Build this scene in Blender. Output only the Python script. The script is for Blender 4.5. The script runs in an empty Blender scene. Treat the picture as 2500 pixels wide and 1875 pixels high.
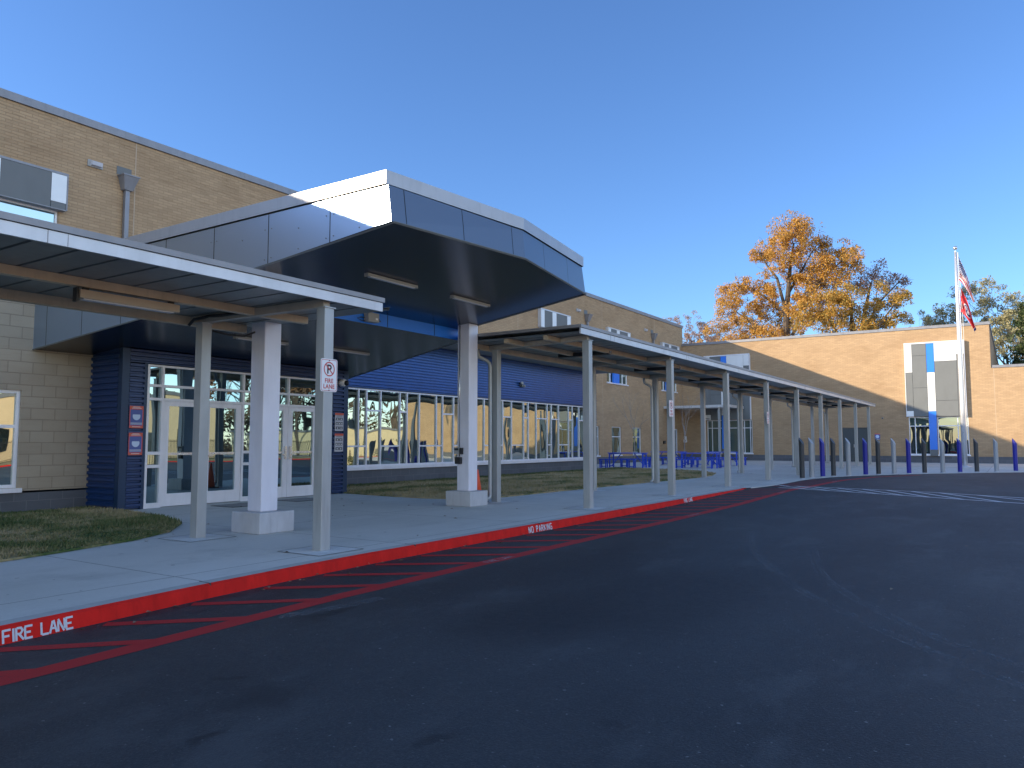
import bpy, math, random
from mathutils import Vector, Matrix, noise
R = math.radians
random.seed(7)
sc = bpy.context.scene
col = sc.collection

# ---------------------------------------------------------------- camera
cam = bpy.data.cameras.new('camera'); camo = bpy.data.objects.new('camera', cam); col.objects.link(camo)
camo.location = (0, 0, 1.30); camo.rotation_euler = (R(90 + 4.336), R(0.03), R(33.296))
cam.sensor_width = 36; cam.lens = 36 * 1864.5 / 2500; cam.clip_start = 0.05; cam.clip_end = 3000
sc.camera = camo
# ---------------------------------------------------------------- sky and sun
SUN = Vector((-1.0, -0.9, 0.4266)).normalized()
elev = math.asin(SUN.z); azim = math.atan2(SUN.x, SUN.y)
W = bpy.data.worlds.new('World'); sc.world = W; W.use_nodes = True
nt = W.node_tree; nt.nodes.clear()
sky = nt.nodes.new('ShaderNodeTexSky'); sky.sky_type = 'NISHITA'; sky.sun_disc = False
sky.sun_elevation = elev; sky.sun_rotation = azim
sky.air_density = 1.0; sky.dust_density = 0.25; sky.ozone_density = 3.0; sky.altitude = 100
bg = nt.nodes.new('ShaderNodeBackground'); bg.inputs[1].default_value = 0.083
ow = nt.nodes.new('ShaderNodeOutputWorld')
# the half of the sky behind the viewer, over the open sunlit ground, is boosted and warmed as added fill for the shade
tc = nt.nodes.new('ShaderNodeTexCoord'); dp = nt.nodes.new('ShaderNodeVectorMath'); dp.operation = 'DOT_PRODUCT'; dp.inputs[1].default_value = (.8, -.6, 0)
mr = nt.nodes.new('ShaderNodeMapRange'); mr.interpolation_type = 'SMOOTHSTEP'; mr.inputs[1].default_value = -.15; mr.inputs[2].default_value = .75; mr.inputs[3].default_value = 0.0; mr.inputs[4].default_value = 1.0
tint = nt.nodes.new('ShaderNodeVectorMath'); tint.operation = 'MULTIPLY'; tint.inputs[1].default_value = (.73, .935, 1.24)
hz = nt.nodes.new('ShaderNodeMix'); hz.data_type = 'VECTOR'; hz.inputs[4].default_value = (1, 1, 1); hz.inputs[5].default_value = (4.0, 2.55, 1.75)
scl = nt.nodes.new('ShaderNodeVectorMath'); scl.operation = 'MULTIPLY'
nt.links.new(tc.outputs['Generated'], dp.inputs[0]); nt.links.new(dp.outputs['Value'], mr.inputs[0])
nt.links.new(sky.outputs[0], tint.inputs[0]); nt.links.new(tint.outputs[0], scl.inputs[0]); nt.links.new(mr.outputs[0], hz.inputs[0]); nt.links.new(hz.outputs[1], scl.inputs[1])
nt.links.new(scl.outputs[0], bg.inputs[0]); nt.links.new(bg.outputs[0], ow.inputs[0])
sl = bpy.data.lights.new('sun', 'SUN'); so = bpy.data.objects.new('sun', sl); col.objects.link(so)
sl.energy = 3.35; sl.angle = R(0.53); sl.color = (1.0, 0.84, 0.62)
so.rotation_euler = SUN.to_track_quat('Z', 'Y').to_euler(); so.location = (-60, -60, 60)
sc.view_settings.view_transform = 'Standard'; sc.view_settings.look = 'None'
sc.view_settings.exposure = 1.35; sc.view_settings.gamma = 1; sc.view_settings.use_curve_mapping = False
sc.render.engine = 'CYCLES'
sc.cycles.max_bounces = 8; sc.cycles.glossy_bounces = 5; sc.cycles.diffuse_bounces = 4

# ---------------------------------------------------------------- material helpers
class N:
    def __init__(s, name):
        s.m = bpy.data.materials.new(name); s.m.use_nodes = True; s.t = s.m.node_tree
        s.b = s.t.nodes['Principled BSDF']; s.out = s.t.nodes['Material Output']
    def n(s, t, **kw):
        x = s.t.nodes.new(t)
        for k, v in kw.items(): setattr(x, k, v)
        return x
    def l(s, a, b): s.t.links.new(a, b)
    def pos(s): return s.n('ShaderNodeNewGeometry').outputs['Position']
    def obj(s): return s.n('ShaderNodeTexCoord').outputs['Object']
    def scale(s, v, sx, sy, sz):
        m = s.n('ShaderNodeMapping'); m.inputs['Scale'].default_value = (sx, sy, sz); s.l(v, m.inputs[0]); return m.outputs[0]
    def noise(s, v, sc_, det=4, rough=.55):
        x = s.n('ShaderNodeTexNoise'); x.inputs['Scale'].default_value = sc_; x.inputs['Detail'].default_value = det
        x.inputs['Roughness'].default_value = rough
        if v is not None: s.l(v, x.inputs['Vector'])
        return x.outputs['Fac']
    def ramp(s, f, stops):
        x = s.n('ShaderNodeValToRGB'); e = x.color_ramp.elements
        while len(e) < len(stops): e.new(.5)
        for i, (p, c) in enumerate(stops):
            e[i].position = p; e[i].color = (c[0], c[1], c[2], 1) if isinstance(c, tuple) else (c, c, c, 1)
        s.l(f, x.inputs[0]); return x.outputs[0]
    def math(s, op, a, b=None, c=None):
        x = s.n('ShaderNodeMath', operation=op)
        for i, v in enumerate((a, b, c)):
            if v is None: continue
            if isinstance(v, (int, float)): x.inputs[i].default_value = v
            else: s.l(v, x.inputs[i])
        return x.outputs[0]
    def mix(s, f, a, b, mode='MIX'):
        x = s.n('ShaderNodeMix', data_type='RGBA', blend_type=mode)
        for i, v in ((0, f), (6, a), (7, b)):
            if isinstance(v, (int, float)): x.inputs[i].default_value = v
            elif isinstance(v, tuple): x.inputs[i].default_value = (v[0], v[1], v[2], 1)
            else: s.l(v, x.inputs[i])
        return x.outputs[2]
    def bump(s, h, strength=.3, dist=.01):
        x = s.n('ShaderNodeBump'); x.inputs['Strength'].default_value = strength; x.inputs['Distance'].default_value = dist
        s.l(h, x.inputs['Height']); s.l(x.outputs[0], s.b.inputs['Normal']); return x
    def set(s, color=None, rough=None, metal=None, spec=None):
        for k, v in (('Base Color', color), ('Roughness', rough), ('Metallic', metal), ('Specular IOR Level', spec)):
            if v is None: continue
            if isinstance(v, tuple): s.b.inputs[k].default_value = (v[0], v[1], v[2], 1)
            elif isinstance(v, (int, float)): s.b.inputs[k].default_value = v
            else: s.l(v, s.b.inputs[k])
        return s

def paint(name, c, rough=.5, metal=0.0, var=.12, sc_=3.0, spec=.5, dirt=0.0):
    m = N(name); p = m.pos()
    f = m.noise(m.scale(p, sc_, sc_, sc_ * .5), 1.0, 5)
    cc = m.mix(m.ramp(f, [(.3, 0.0), (.75, 1.0)]), tuple(x * (1 - var) for x in c), tuple(min(1, x * (1 + var)) for x in c))
    if dirt:
        g = m.noise(m.scale(p, 9, 9, 1.2), 1.0, 6, .7)
        cc = m.mix(m.math('MULTIPLY', m.ramp(g, [(.52, 0.0), (.72, 1.0)]), dirt), cc, tuple(x * .45 for x in c))
    r = m.math('ADD', m.math('MULTIPLY', m.noise(p, 14, 3), .16), rough - .08)
    m.set(cc, r, metal, spec); return m.m

MATS = {}
def brick_mat(name, c1, c2, cm, bw, bh, mortar, rough=.85, stain=.5, face=None):
    m = N(name); p = m.pos(); sx = m.n('ShaderNodeSeparateXYZ'); m.l(p, sx.inputs[0])
    cb = m.n('ShaderNodeCombineXYZ'); m.l(m.math('ADD', sx.outputs[0], sx.outputs[1]), cb.inputs[0]); m.l(sx.outputs[2], cb.inputs[1])
    b = m.n('ShaderNodeTexBrick'); m.l(cb.outputs[0], b.inputs['Vector'])
    b.inputs['Color1'].default_value = (*c1, 1); b.inputs['Color2'].default_value = (*c2, 1); b.inputs['Mortar'].default_value = (*cm, 1)
    b.inputs['Scale'].default_value = 1; b.inputs['Mortar Size'].default_value = mortar; b.inputs['Mortar Smooth'].default_value = .3
    b.inputs['Brick Width'].default_value = bw; b.inputs['Row Height'].default_value = bh
    b.inputs['Bias'].default_value = 0.0
    g = m.noise(m.scale(p, 1, 1, 2.2), .55, 6, .62)
    cc = m.mix(m.math('MULTIPLY', m.ramp(g, [(.45, 0.0), (.75, 1.0)]), stain), b.outputs['Color'], (c1[0] * .62, c1[1] * .56, c1[2] * .5))
    g2 = m.noise(m.scale(p, 1.2, 1.2, 14), 1.0, 5, .8)
    zr = m.n('ShaderNodeMapRange'); zr.inputs[1].default_value = 7.2; zr.inputs[2].default_value = 9.4; zr.inputs[3].default_value = .35; zr.inputs[4].default_value = 1.5; m.l(sx.outputs[2], zr.inputs[0])
    cc = m.mix(m.math('MULTIPLY', m.math('MULTIPLY', m.ramp(g2, [(.52, 0.0), (.68, 1.0)]), stain), zr.outputs[0]), cc, (c1[0] * .5, c1[1] * .46, c1[2] * .42))
    fine = m.noise(p, 90, 2)
    cc = m.mix(.25, cc, m.mix(fine, (.0, .0, .0), (1., 1., 1.)), 'SOFT_LIGHT')
    m.set(cc, rough, 0, .25)
    h = m.math('ADD', m.math('MULTIPLY', m.math('SUBTRACT', 1.0, b.outputs['Fac']), 1.0), m.math('MULTIPLY', fine, .35))
    m.bump(h, .55, .012); return m.m

M_BRICK = brick_mat('tan_brick', (.42, .288, .170), (.50, .345, .203), (.352, .240, .141), .30, .081, .009, stain=.45)
M_CMU = brick_mat('tan_block', (.41, .335, .245), (.46, .38, .28), (.32, .26, .19), .43, .215, .008, stain=.35)
M_BASE = brick_mat('grey_block', (.115, .12, .135), (.14, .145, .16), (.20, .20, .21), .43, .215, .006, stain=.2)
M_COPING = paint('coping_grey', (.25, .25, .265), .45, .3, .12, dirt=.3)
M_WHITE = paint('white_frame', (.80, .80, .84), .35, .15, .06, dirt=.15)
M_STEEL = paint('grey_steel', (.40, .415, .41), .42, .25, .10, dirt=.35)
M_COLW = paint('white_column', (.78, .77, .83), .4, .05, .07, dirt=.12)
M_BEAM = paint('tan_beam', (.60, .47, .32), .5, .1, .12, dirt=.25)
M_BEAMD = paint('cross_beam', (.42, .38, .32), .5, .1, .12, dirt=.25)
M_DECK = paint('deck_metal', (.23, .245, .24), .4, .3, .12, dirt=.2)
M_FASC = paint('walk_fascia', (.60, .60, .61), .35, .2, .08, dirt=.15)
M_CAP = paint('roof_cap', (.30, .30, .31), .5, .1, .1)
M_NAVY = paint('navy_metal', (.009, .040, .135), .36, .2, .12, spec=.6)
M_NAVYB = paint('navy_flat', (.010, .038, .095), .38, .2, .12)
M_BLUECOR = paint('blue_corrugated', (.013, .082, .30), .32, .3, .1, spec=.6)
M_BLUE = paint('bright_blue', (.018, .205, .80), .35, 0, .04, spec=.6)
M_PGREY = paint('panel_grey', (.168, .178, .178), .6, 0, .05, spec=.25)
M_PWHITE = paint('panel_white', (.78, .79, .78), .35, .05, .04)
M_BLACK = paint('black_paint', (.018, .018, .02), .45, 0, .1)
M_DARKMETAL = paint('dark_door', (.075, .09, .095), .4, .1, .08)
M_TAN = paint('tan_light', (.48, .37, .26), .5, 0, .08)
M_ALU = paint('aluminium', (.62, .63, .64), .25, .85, .06)
M_GREYBOX = paint('grey_box', (.36, .355, .34), .5, 0, .06)
M_SIGN = paint('sign_white', (.82, .82, .82), .4, 0, .03)
M_RED = paint('sign_red', (.55, .03, .03), .45, 0, .05)
M_SIGNBLK = paint('sign_black', (.02, .02, .025), .45, 0, .05)
M_POSTR = paint('poster_red', (.72, .12, .07), .5, 0, .06)
M_POSTB = paint('poster_blue', (.10, .14, .40), .5, 0, .06)
M_POSTL = paint('poster_pale', (.62, .74, .92), .5, 0, .04)
M_POSTG = paint('poster_grey', (.55, .55, .58), .5, 0, .04)
M_POSTD = paint('poster_dark', (.12, .12, .13), .5, 0, .04)
M_TABLE = paint('table_blue', (.018, .085, .62), .35, .1, .08, spec=.6)
M_BOLB = paint('bollard_blue', (.012, .018, .27), .4, .1, .1, dirt=.2)
M_BOLG = paint('bollard_grey', (.33, .35, .37), .45, .2, .1, dirt=.25)
M_BOLD = paint('bollard_dark', (.045, .05, .055), .45, .2, .15, dirt=.25)
M_CONE = paint('cone_orange', (.85, .10, .03), .5, 0, .06)
M_ORANGE_BASE = paint('cone_base', (.02, .02, .02), .6)
M_BARK = paint('bark', (.085, .065, .05), .9, 0, .3, 6)
M_BARKL = paint('pale_bark', (.30, .27, .24), .9, 0, .2, 6)
M_TWIG = paint('twig', (.30, .22, .19), .9, 0, .2, 3)
M_POLE = paint('pole_alu', (.68, .68, .69), .3, .6, .05)
M_FRED = paint('flag_red', (.52, .025, .03), .7, 0, .06)
M_FWHITE = paint('flag_white', (.78, .77, .76), .7, 0, .04)
M_FNAVY = paint('flag_navy', (.02, .03, .14), .7, 0, .06)
M_ROOF = paint('roof_membrane', (.45, .45, .44), .8)
M_CREAM = paint('cream_wall', (.62, .52, .34), .85, 0, .08)
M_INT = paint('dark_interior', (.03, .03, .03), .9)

def glass_mat(name, tint, refl, wav, dark, scale=1.1):
    m = N(name); t = m.t; t.nodes.remove(m.b)
    p = m.pos()
    nz = m.n('ShaderNodeTexNoise'); nz.inputs['Scale'].default_value = scale; nz.inputs['Detail'].default_value = 1.0
    m.l(m.scale(p, 1, 1, .55), nz.inputs['Vector'])
    bm = m.n('ShaderNodeBump'); bm.inputs['Strength'].default_value = 1.0; bm.inputs['Distance'].default_value = wav; m.l(nz.outputs[0], bm.inputs['Height'])
    g = m.n('ShaderNodeBsdfGlossy'); g.inputs['Color'].default_value = (*tint, 1); g.inputs['Roughness'].default_value = .01; m.l(bm.outputs[0], g.inputs['Normal'])
    d = m.n('ShaderNodeBsdfDiffuse'); d.inputs['Color'].default_value = (*dark, 1)
    fr = m.n('ShaderNodeFresnel'); fr.inputs['IOR'].default_value = 1.6
    f = m.math('ADD', m.math('MULTIPLY', fr.outputs[0], 1.0 - refl), refl)
    mx = m.n('ShaderNodeMixShader'); m.l(f, mx.inputs[0]); m.l(d.outputs[0], mx.inputs[1]); m.l(g.outputs[0], mx.inputs[2])
    m.l(mx.outputs[0], m.out.inputs['Surface']); return m.m
M_GLASS = glass_mat('tinted_glass', (.70, .80, .74), .60, .008, (.012, .022, .022))
M_GLASSD = glass_mat('door_glass', (.47, .66, .70), .5, .004, (.02, .022, .024))
M_GLASSF = glass_mat('shade_glass', (.7, .85, .8), .16, .004, (.05, .085, .08))
M_GLASSK = glass_mat('dark_glass', (.7, .85, .85), .14, .004, (.006, .009, .010))

def panel_mat(name, c, rough, metal, lines, lw=.009, linecol=(.01, .012, .015), var=.05):
    """metal panel with dark joints; lines = list of (axis, spacing, offset)"""
    m = N(name); p = m.pos(); sx = m.n('ShaderNodeSeparateXYZ'); m.l(p, sx.inputs[0])
    f = m.noise(p, .9, 3)
    cc = m.mix(f, tuple(x * (1 - var) for x in c), tuple(x * (1 + var) for x in c))
    tot = None
    for ax, spc, off in lines:
        a = m.math('ABSOLUTE', m.math('SUBTRACT', m.math('FRACT', m.math('MULTIPLY', m.math('SUBTRACT', sx.outputs[ax], off - spc * .5), 1 / spc)), .5))
        k = m.math('LESS_THAN', a, lw / spc)
        tot = k if tot is None else m.math('MAXIMUM', tot, k)
    cc = m.mix(tot, cc, linecol)
    m.set(cc, rough, metal, .6); return m.m
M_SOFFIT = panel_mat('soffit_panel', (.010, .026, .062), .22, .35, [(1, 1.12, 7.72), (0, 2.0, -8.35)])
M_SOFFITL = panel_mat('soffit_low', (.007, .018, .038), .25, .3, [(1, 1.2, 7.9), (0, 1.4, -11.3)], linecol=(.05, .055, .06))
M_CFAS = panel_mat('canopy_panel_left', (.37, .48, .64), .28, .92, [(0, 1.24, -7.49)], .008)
M_CFSHADED = panel_mat('canopy_panel_shaded', (.11, .145, .20), .33, .4, [(1, 1.08, 7.26)], .008)  # same panels as the left fascia; shade of this side put into the colour
M_CCOP = paint('canopy_coping', (.40, .40, .41), .42, .45, .06, dirt=.2)

# concrete
def conc():
    m = N('concrete'); p = m.pos(); sx = m.n('ShaderNodeSeparateXYZ'); m.l(p, sx.inputs[0])
    big = m.noise(p, .35, 6, .6); fin = m.noise(p, 30, 3); mid = m.noise(m.scale(p, 1, .35, 1), 2.2, 5, .7)
    c = m.mix(m.ramp(big, [(.3, 0.0), (.7, 1.0)]), (.52, .52, .48), (.63, .625, .59))
    c = m.mix(m.math('MULTIPLY', m.ramp(mid, [(.5, 0.0), (.75, 1.0)]), .45), c, (.40, .40, .375))
    c = m.mix(.18, c, m.mix(fin, (0., 0., 0.), (1., 1., 1.)), 'SOFT_LIGHT')
    st = m.noise(p, 1.1, 4, .6); c = m.mix(m.math('MULTIPLY', m.ramp(st, [(.60, 0.0), (.70, 1.0)]), .3), c, (.33, .34, .33))
    sp = m.noise(p, 7.0, 2); c = m.mix(m.math('MULTIPLY', m.math('GREATER_THAN', sp, .735), .6), c, (.14, .14, .13))
    wob = m.math('MULTIPLY', m.noise(p, 6, 2), .02)
    def line(o, spc, off, w):
        a = m.math('ABSOLUTE', m.math('SUBTRACT', m.math('FRACT', m.math('MULTIPLY', m.math('ADD', m.math('SUBTRACT', o, off - spc * .5), wob), 1 / spc)), .5))
        return m.math('LESS_THAN', a, w / spc)
    k = m.math('MAXIMUM', line(sx.outputs[1], 3.05, 4.5, .008), line(sx.outputs[0], 2.9, -9.75, .008))
    c = m.mix(m.math('MULTIPLY', k, .75), c, (.13, .13, .12))
    m.set(c, m.math('ADD', m.math('MULTIPLY', mid, .25), .62), 0, .35); m.bump(fin, .12, .004); return m.m
M_CONC = conc()
M_PLINTH = paint('plinth_concrete', (.50, .50, .51), .85, 0, .12, 5, dirt=.35)
M_PAD = paint('pad_concrete', (.60, .61, .60), .8, 0, .08, 4)
M_JOINT = paint('joint_dark', (.06, .06, .055), .9)

def road_mat():
    m = N('asphalt'); p = m.pos()
    fin = m.noise(p, 75, 3, .75); mid = m.noise(p, 14, 5, .7); big = m.noise(m.scale(p, 1, .6, 1), .32, 6, .62)
    c = m.mix(m.ramp(big, [(.36, 0.0), (.64, 1.0)]), (.0065, .0095, .0125), (.036, .042, .046))
    c = m.mix(m.math('MULTIPLY', m.ramp(mid, [(.45, 0.0), (.8, 1.0)]), .5), c, (.042, .043, .046))
    c = m.mix(m.math('MULTIPLY', m.ramp(fin, [(.55, 0.0), (.78, 1.0)]), .8), c, (.11, .112, .118))
    c = m.mix(m.math('MULTIPLY', m.ramp(fin, [(.25, 1.0), (.50, 0.0)]), .85), c, (.006, .007, .009))
    fl = m.noise(p, 24, 1); c = m.mix(m.ramp(fl, [(.735, 0.0), (.76, .85)]), c, (.20, .20, .20))
    pt = m.noise(m.scale(p, 1, .45, 1), 1.6, 5, .7); c = m.mix(m.math('MULTIPLY', m.ramp(pt, [(.52, 0.0), (.66, 1.0)]), .55), c, (.060, .067, .072))
    # oil stains and a painted dark reflection mid-road, with a shape of their own
    dist = m.n('ShaderNodeVectorMath', operation='ADD')
    nz = m.n('ShaderNodeTexNoise'); nz.inputs['Scale'].default_value = 3.0; m.l(p, nz.inputs['Vector'])
    sub = m.n('ShaderNodeVectorMath', operation='MULTIPLY_ADD'); m.l(nz.outputs['Color'], sub.inputs[0]); sub.inputs[1].default_value = (.5, .5, 0); sub.inputs[2].default_value = (-.25, -.25, 0)
    m.l(p, dist.inputs[0]); m.l(sub.outputs[0], dist.inputs[1])
    for x, y, rx, ry, s in ((-4.86, 4.62, .12, .42, .85), (-3.36, 2.35, .07, .10, .8), (-3.30, 2.27, .05, .05, .7), (-4.08, 3.02, .05, .07, .8),
                            (-2.69, 6.75, 1.0, 2.2, .75), (-3.3, 5.6, .7, 1.5, .65), (-3.55, 2.91, .25, .25, .5), (-4.3, 9.0, .5, 3.0, .5), (-1.6, 10.5, .6, 3.0, .4), (-2.4, 2.9, .10, .14, .7), (-1.7, 3.6, .06, .1, .6)):
        q = m.n('ShaderNodeVectorMath', operation='SUBTRACT'); m.l(dist.outputs[0], q.inputs[0]); q.inputs[1].default_value = (x, y, 0)
        q2 = m.n('ShaderNodeVectorMath', operation='MULTIPLY'); m.l(q.outputs[0], q2.inputs[0]); q2.inputs[1].default_value = (1 / rx, 1 / ry, 0)
        ln = m.n('ShaderNodeVectorMath', operation='LENGTH'); m.l(q2.outputs[0], ln.inputs[0])
        c = m.mix(m.math('MULTIPLY', m.ramp(ln.outputs['Value'], [(.45, 1.0), (1.0, 0.0)]), s), c, (.007, .008, .010))
    # pale scuffs
    sc1 = m.noise(m.scale(p, 5, 1.2, 1), 1.0, 6, .8)
    c = m.mix(m.math('MULTIPLY', m.ramp(sc1, [(.64, 0.0), (.74, 1.0)]), .4), c, (.10, .105, .11))
    m.set(c, m.math('ADD', m.math('MULTIPLY', mid, .2), .52), 0, .5); m.bump(fin, .9, .012); return m.m
M_ROAD = road_mat()

def worn(name, c, amount, rough=.7):
    """painted marking worn through in flecks"""
    m = N(name); p = m.pos(); f = m.noise(p, 55, 4, .75); g = m.noise(p, 3.0, 4)
    k = m.ramp(m.math('ADD', m.math('MULTIPLY', f, .7), m.math('MULTIPLY', g, .3)), [(amount - .06, 0.0), (amount + .06, 1.0)])
    cc = m.mix(g, tuple(x * .85 for x in c), c)
    m.set(m.mix(k, cc, (.035, .036, .04)), rough, 0, .3); return m.m
M_HATCH = worn('red_road_paint', (.46, .028, .028), .62)
M_WHITELINE = worn('white_road_paint', (.74, .75, .76), .66)
M_STENCIL = worn('white_stencil', (.66, .66, .69), .64)
M_KERB = paint('red_kerb_paint', (.66, .018, .012), .8, 0, .16, 5, spec=.2, dirt=.4)
M_KERBC = paint('kerb_concrete', (.43, .43, .41), .85, 0, .1, 5, dirt=.2)
def tyre_mat():
    m = N('tyre_dust'); p = m.pos(); f = m.noise(p, 38, 3, .7); g = m.noise(p, 2.0, 3)
    m.set((.27, .285, .30), .85, 0, .2)
    k = m.math('MULTIPLY', m.ramp(f, [(.48, 0.0), (.64, .75)]), m.ramp(g, [(.3, .15), (.6, .8)]))
    m.l(k, m.b.inputs['Alpha']); return m.m
M_TYRE = tyre_mat()

def grass_mat(name, blade, shift=0.0):
    m = N(name); p = m.pos(); sx = m.n('ShaderNodeSeparateXYZ'); m.l(p, sx.inputs[0])
    f = m.noise(m.scale(p, 1.0, .6, 1), .75, 5, .65); g = m.noise(p, 9, 3)
    mr = m.n('ShaderNodeMapRange'); mr.inputs[1].default_value = -15.4; mr.inputs[2].default_value = -16.3; mr.inputs[3].default_value = 0; mr.inputs[4].default_value = .13
    m.l(m.math('ADD', sx.outputs[0], m.math('MULTIPLY', m.math('SUBTRACT', g, .5), 1.6)), mr.inputs[0])
    c = m.ramp(m.math('SUBTRACT', m.math('SUBTRACT', m.math('ADD', m.math('MULTIPLY', f, .82), m.math('MULTIPLY', g, .18)), shift), mr.outputs[0]),
               [(.33, (.030, .080, .020)), (.42, (.09, .125, .04)), (.50, (.36, .285, .155)), (.66, (.47, .385, .23))])
    if blade:
        ri = m.n('ShaderNodeNewGeometry').outputs['Random Per Island']
        c = m.mix(m.math('MULTIPLY', ri, .5), c, (.30, .25, .13))
    m.set(c, .8, 0, .2); return m.m
M_LAWN = grass_mat('lawn_soil', False); M_BLADE = grass_mat('grass_blades', True); M_LAWNG = grass_mat('green_lawn_soil', False, .07); M_BLADEG = grass_mat('green_grass_blades', True, .07)
def leaf_mat(name, stops):
    m = N(name); ri = m.n('ShaderNodeNewGeometry').outputs['Random Per Island']; p = m.pos()
    f = m.noise(p, .35, 3)
    k = m.math('ADD', m.math('MULTIPLY', ri, .6), m.math('MULTIPLY', f, .4))
    c = m.ramp(k, stops); m.set(c, .65, 0, .3)
    tr = m.n('ShaderNodeBsdfTranslucent'); m.l(c, tr.inputs[0])
    mx = m.n('ShaderNodeMixShader'); mx.inputs[0].default_value = .3
    m.l(m.b.outputs[0], mx.inputs[1]); m.l(tr.outputs[0], mx.inputs[2]); m.l(mx.outputs[0], m.out.inputs[0]); return m.m
L_OAK = leaf_mat('orange_leaves', [(.2, (.45, .20, .033)), (.45, (.58, .31, .06)), (.62, (.50, .29, .07)), (.8, (.32, .22, .06))])
L_GOLD = leaf_mat('gold_leaves', [(.2, (.50, .24, .04)), (.45, (.48, .29, .06)), (.65, (.33, .24, .06)), (.8, (.18, .16, .05))])
L_BROWN = leaf_mat('brown_leaves', [(.2, (.24, .13, .08)), (.5, (.36, .18, .085)), (.8, (.20, .14, .11))])
L_PALE = leaf_mat('pale_leaves', [(.2, (.30, .28, .15)), (.5, (.38, .33, .18)), (.8, (.24, .25, .13))])
L_PINK = leaf_mat('pinkish_twigs', [(.2, (.30, .20, .16)), (.5, (.38, .25, .19)), (.8, (.24, .17, .14))])
L_PINE = leaf_mat('pine_needles', [(.2, (.025, .045, .016)), (.5, (.05, .075, .025)), (.8, (.085, .10, .035))])
L_GREEN = leaf_mat('green_leaves', [(.2, (.03, .06, .015)), (.5, (.06, .09, .025)), (.8, (.10, .10, .04))])

# ---------------------------------------------------------------- geometry helpers
def origin(o):
    v = Vector((0, 0, 0))
    while o is not None: v += o.location; o = o.parent
    return v
class MB:
    def __init__(s): s.v = []; s.f = []; s.mi = []; s.cur = 0
    def add(s, vs, fs):
        b = len(s.v); s.v += [tuple(v) for v in vs]
        for f in fs: s.f.append(tuple(b + i for i in f)); s.mi.append(s.cur)
        return s
    def box(s, x0, x1, y0, y1, z0, z1):
        if x0 > x1: x0, x1 = x1, x0
        if y0 > y1: y0, y1 = y1, y0
        if z0 > z1: z0, z1 = z1, z0
        return s.add([(x0, y0, z0), (x1, y0, z0), (x1, y1, z0), (x0, y1, z0), (x0, y0, z1), (x1, y0, z1), (x1, y1, z1), (x0, y1, z1)],
                     [(3, 2, 1, 0), (4, 5, 6, 7), (0, 1, 5, 4), (1, 2, 6, 5), (2, 3, 7, 6), (3, 0, 4, 7)])
    def quad(s, a, b, c, d): return s.add([a, b, c, d], [(0, 1, 2, 3)])
    def prism(s, poly, off):
        """closed polygon of 3d points swept by the vector off"""
        n = len(poly); o = Vector(off)
        vs = [Vector(p) for p in poly] + [Vector(p) + o for p in poly]
        fs = [tuple(range(n))[::-1], tuple(range(n, 2 * n))] + [(i, (i + 1) % n, n + (i + 1) % n, n + i) for i in range(n)]
        return s.add(vs, fs)
    def tube(s, pts, r, seg=8, cap=True):
        pts = [Vector(p) for p in pts]; n = len(pts)
        rs = r if isinstance(r, (list, tuple)) else [r] * n
        rings = []; ref = None
        for i, p in enumerate(pts):
            t = (pts[min(i + 1, n - 1)] - pts[max(i - 1, 0)])
            if t.length < 1e-9: t = Vector((0, 0, 1))
            t.normalize()
            if ref is None: ref = Vector((1, 0, 0)) if abs(t.x) < .9 else Vector((0, 1, 0))
            u = (ref - t * ref.dot(t)); u.normalize(); ref = u; w = t.cross(u)
            rings.append([p + (u * math.cos(a) + w * math.sin(a)) * rs[i] for a in (2 * math.pi * k / seg for k in range(seg))])
        vs = [q for ring in rings for q in ring]; fs = []
        for i in range(n - 1):
            for k in range(seg):
                a = i * seg + k; b = i * seg + (k + 1) % seg; fs.append((a, b, b + seg, a + seg))
        if cap: fs.append(tuple(range(seg))[::-1]); fs.append(tuple((n - 1) * seg + k for k in range(seg)))
        return s.add(vs, fs)
    def lathe(s, prof, seg=16, c=(0, 0, 0)):
        vs = []; fs = []; n = len(prof)
        for r, z in prof:
            for k in range(seg):
                a = 2 * math.pi * k / seg; vs.append((c[0] + r * math.cos(a), c[1] + r * math.sin(a), c[2] + z))
        for i in range(n - 1):
            for k in range(seg):
                a = i * seg + k; b = i * seg + (k + 1) % seg; fs.append((a, b, b + seg, a + seg))
        fs.append(tuple(range(seg))[::-1]); fs.append(tuple((n - 1) * seg + k for k in range(seg)))
        return s.add(vs, fs)
    def build(s, name, m, parent=None, world=True, smooth=False, label=None, bevel=0):
        o0 = origin(parent) if (parent is not None and world) else Vector((0, 0, 0))
        me = bpy.data.meshes.new(name); me.from_pydata([tuple(Vector(v) - o0) for v in s.v], [], s.f)
        ms = m if isinstance(m, (list, tuple)) else [m]
        for x in ms: me.materials.append(x)
        if len(ms) > 1: me.polygons.foreach_set('material_index', s.mi)
        if smooth: me.polygons.foreach_set('use_smooth', [True] * len(me.polygons))
        me.update(); o = bpy.data.objects.new(name, me); col.objects.link(o)
        if parent is not None: o.parent = parent
        if label: o['label'] = label
        if bevel:
            b = o.modifiers.new('bevel', 'BEVEL'); b.width = bevel; b.segments = 2; b.limit_method = 'ANGLE'; b.angle_limit = R(40)
        return o
def tag(o, label, cat, group=None):
    o['label'] = label; o['category'] = cat
    if group: o['group'] = group
    return o
def thing(name, loc, label, cat, group=None):
    o = bpy.data.objects.new(name, None); o.empty_display_size = .2; col.objects.link(o); o.location = loc
    return tag(o, label, cat, group)
def struct(o): o['kind'] = 'structure'; return o
def dup(o, parent=None):
    c = o.copy(); col.objects.link(c)
    if parent is not None: c.parent = parent
    for ch in list(o.children): dup(ch, c)
    return c
def bx(*a): return MB().box(*a)
def smooth01(t): t = max(0, min(1, t)); return t * t * (3 - 2 * t)
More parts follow.
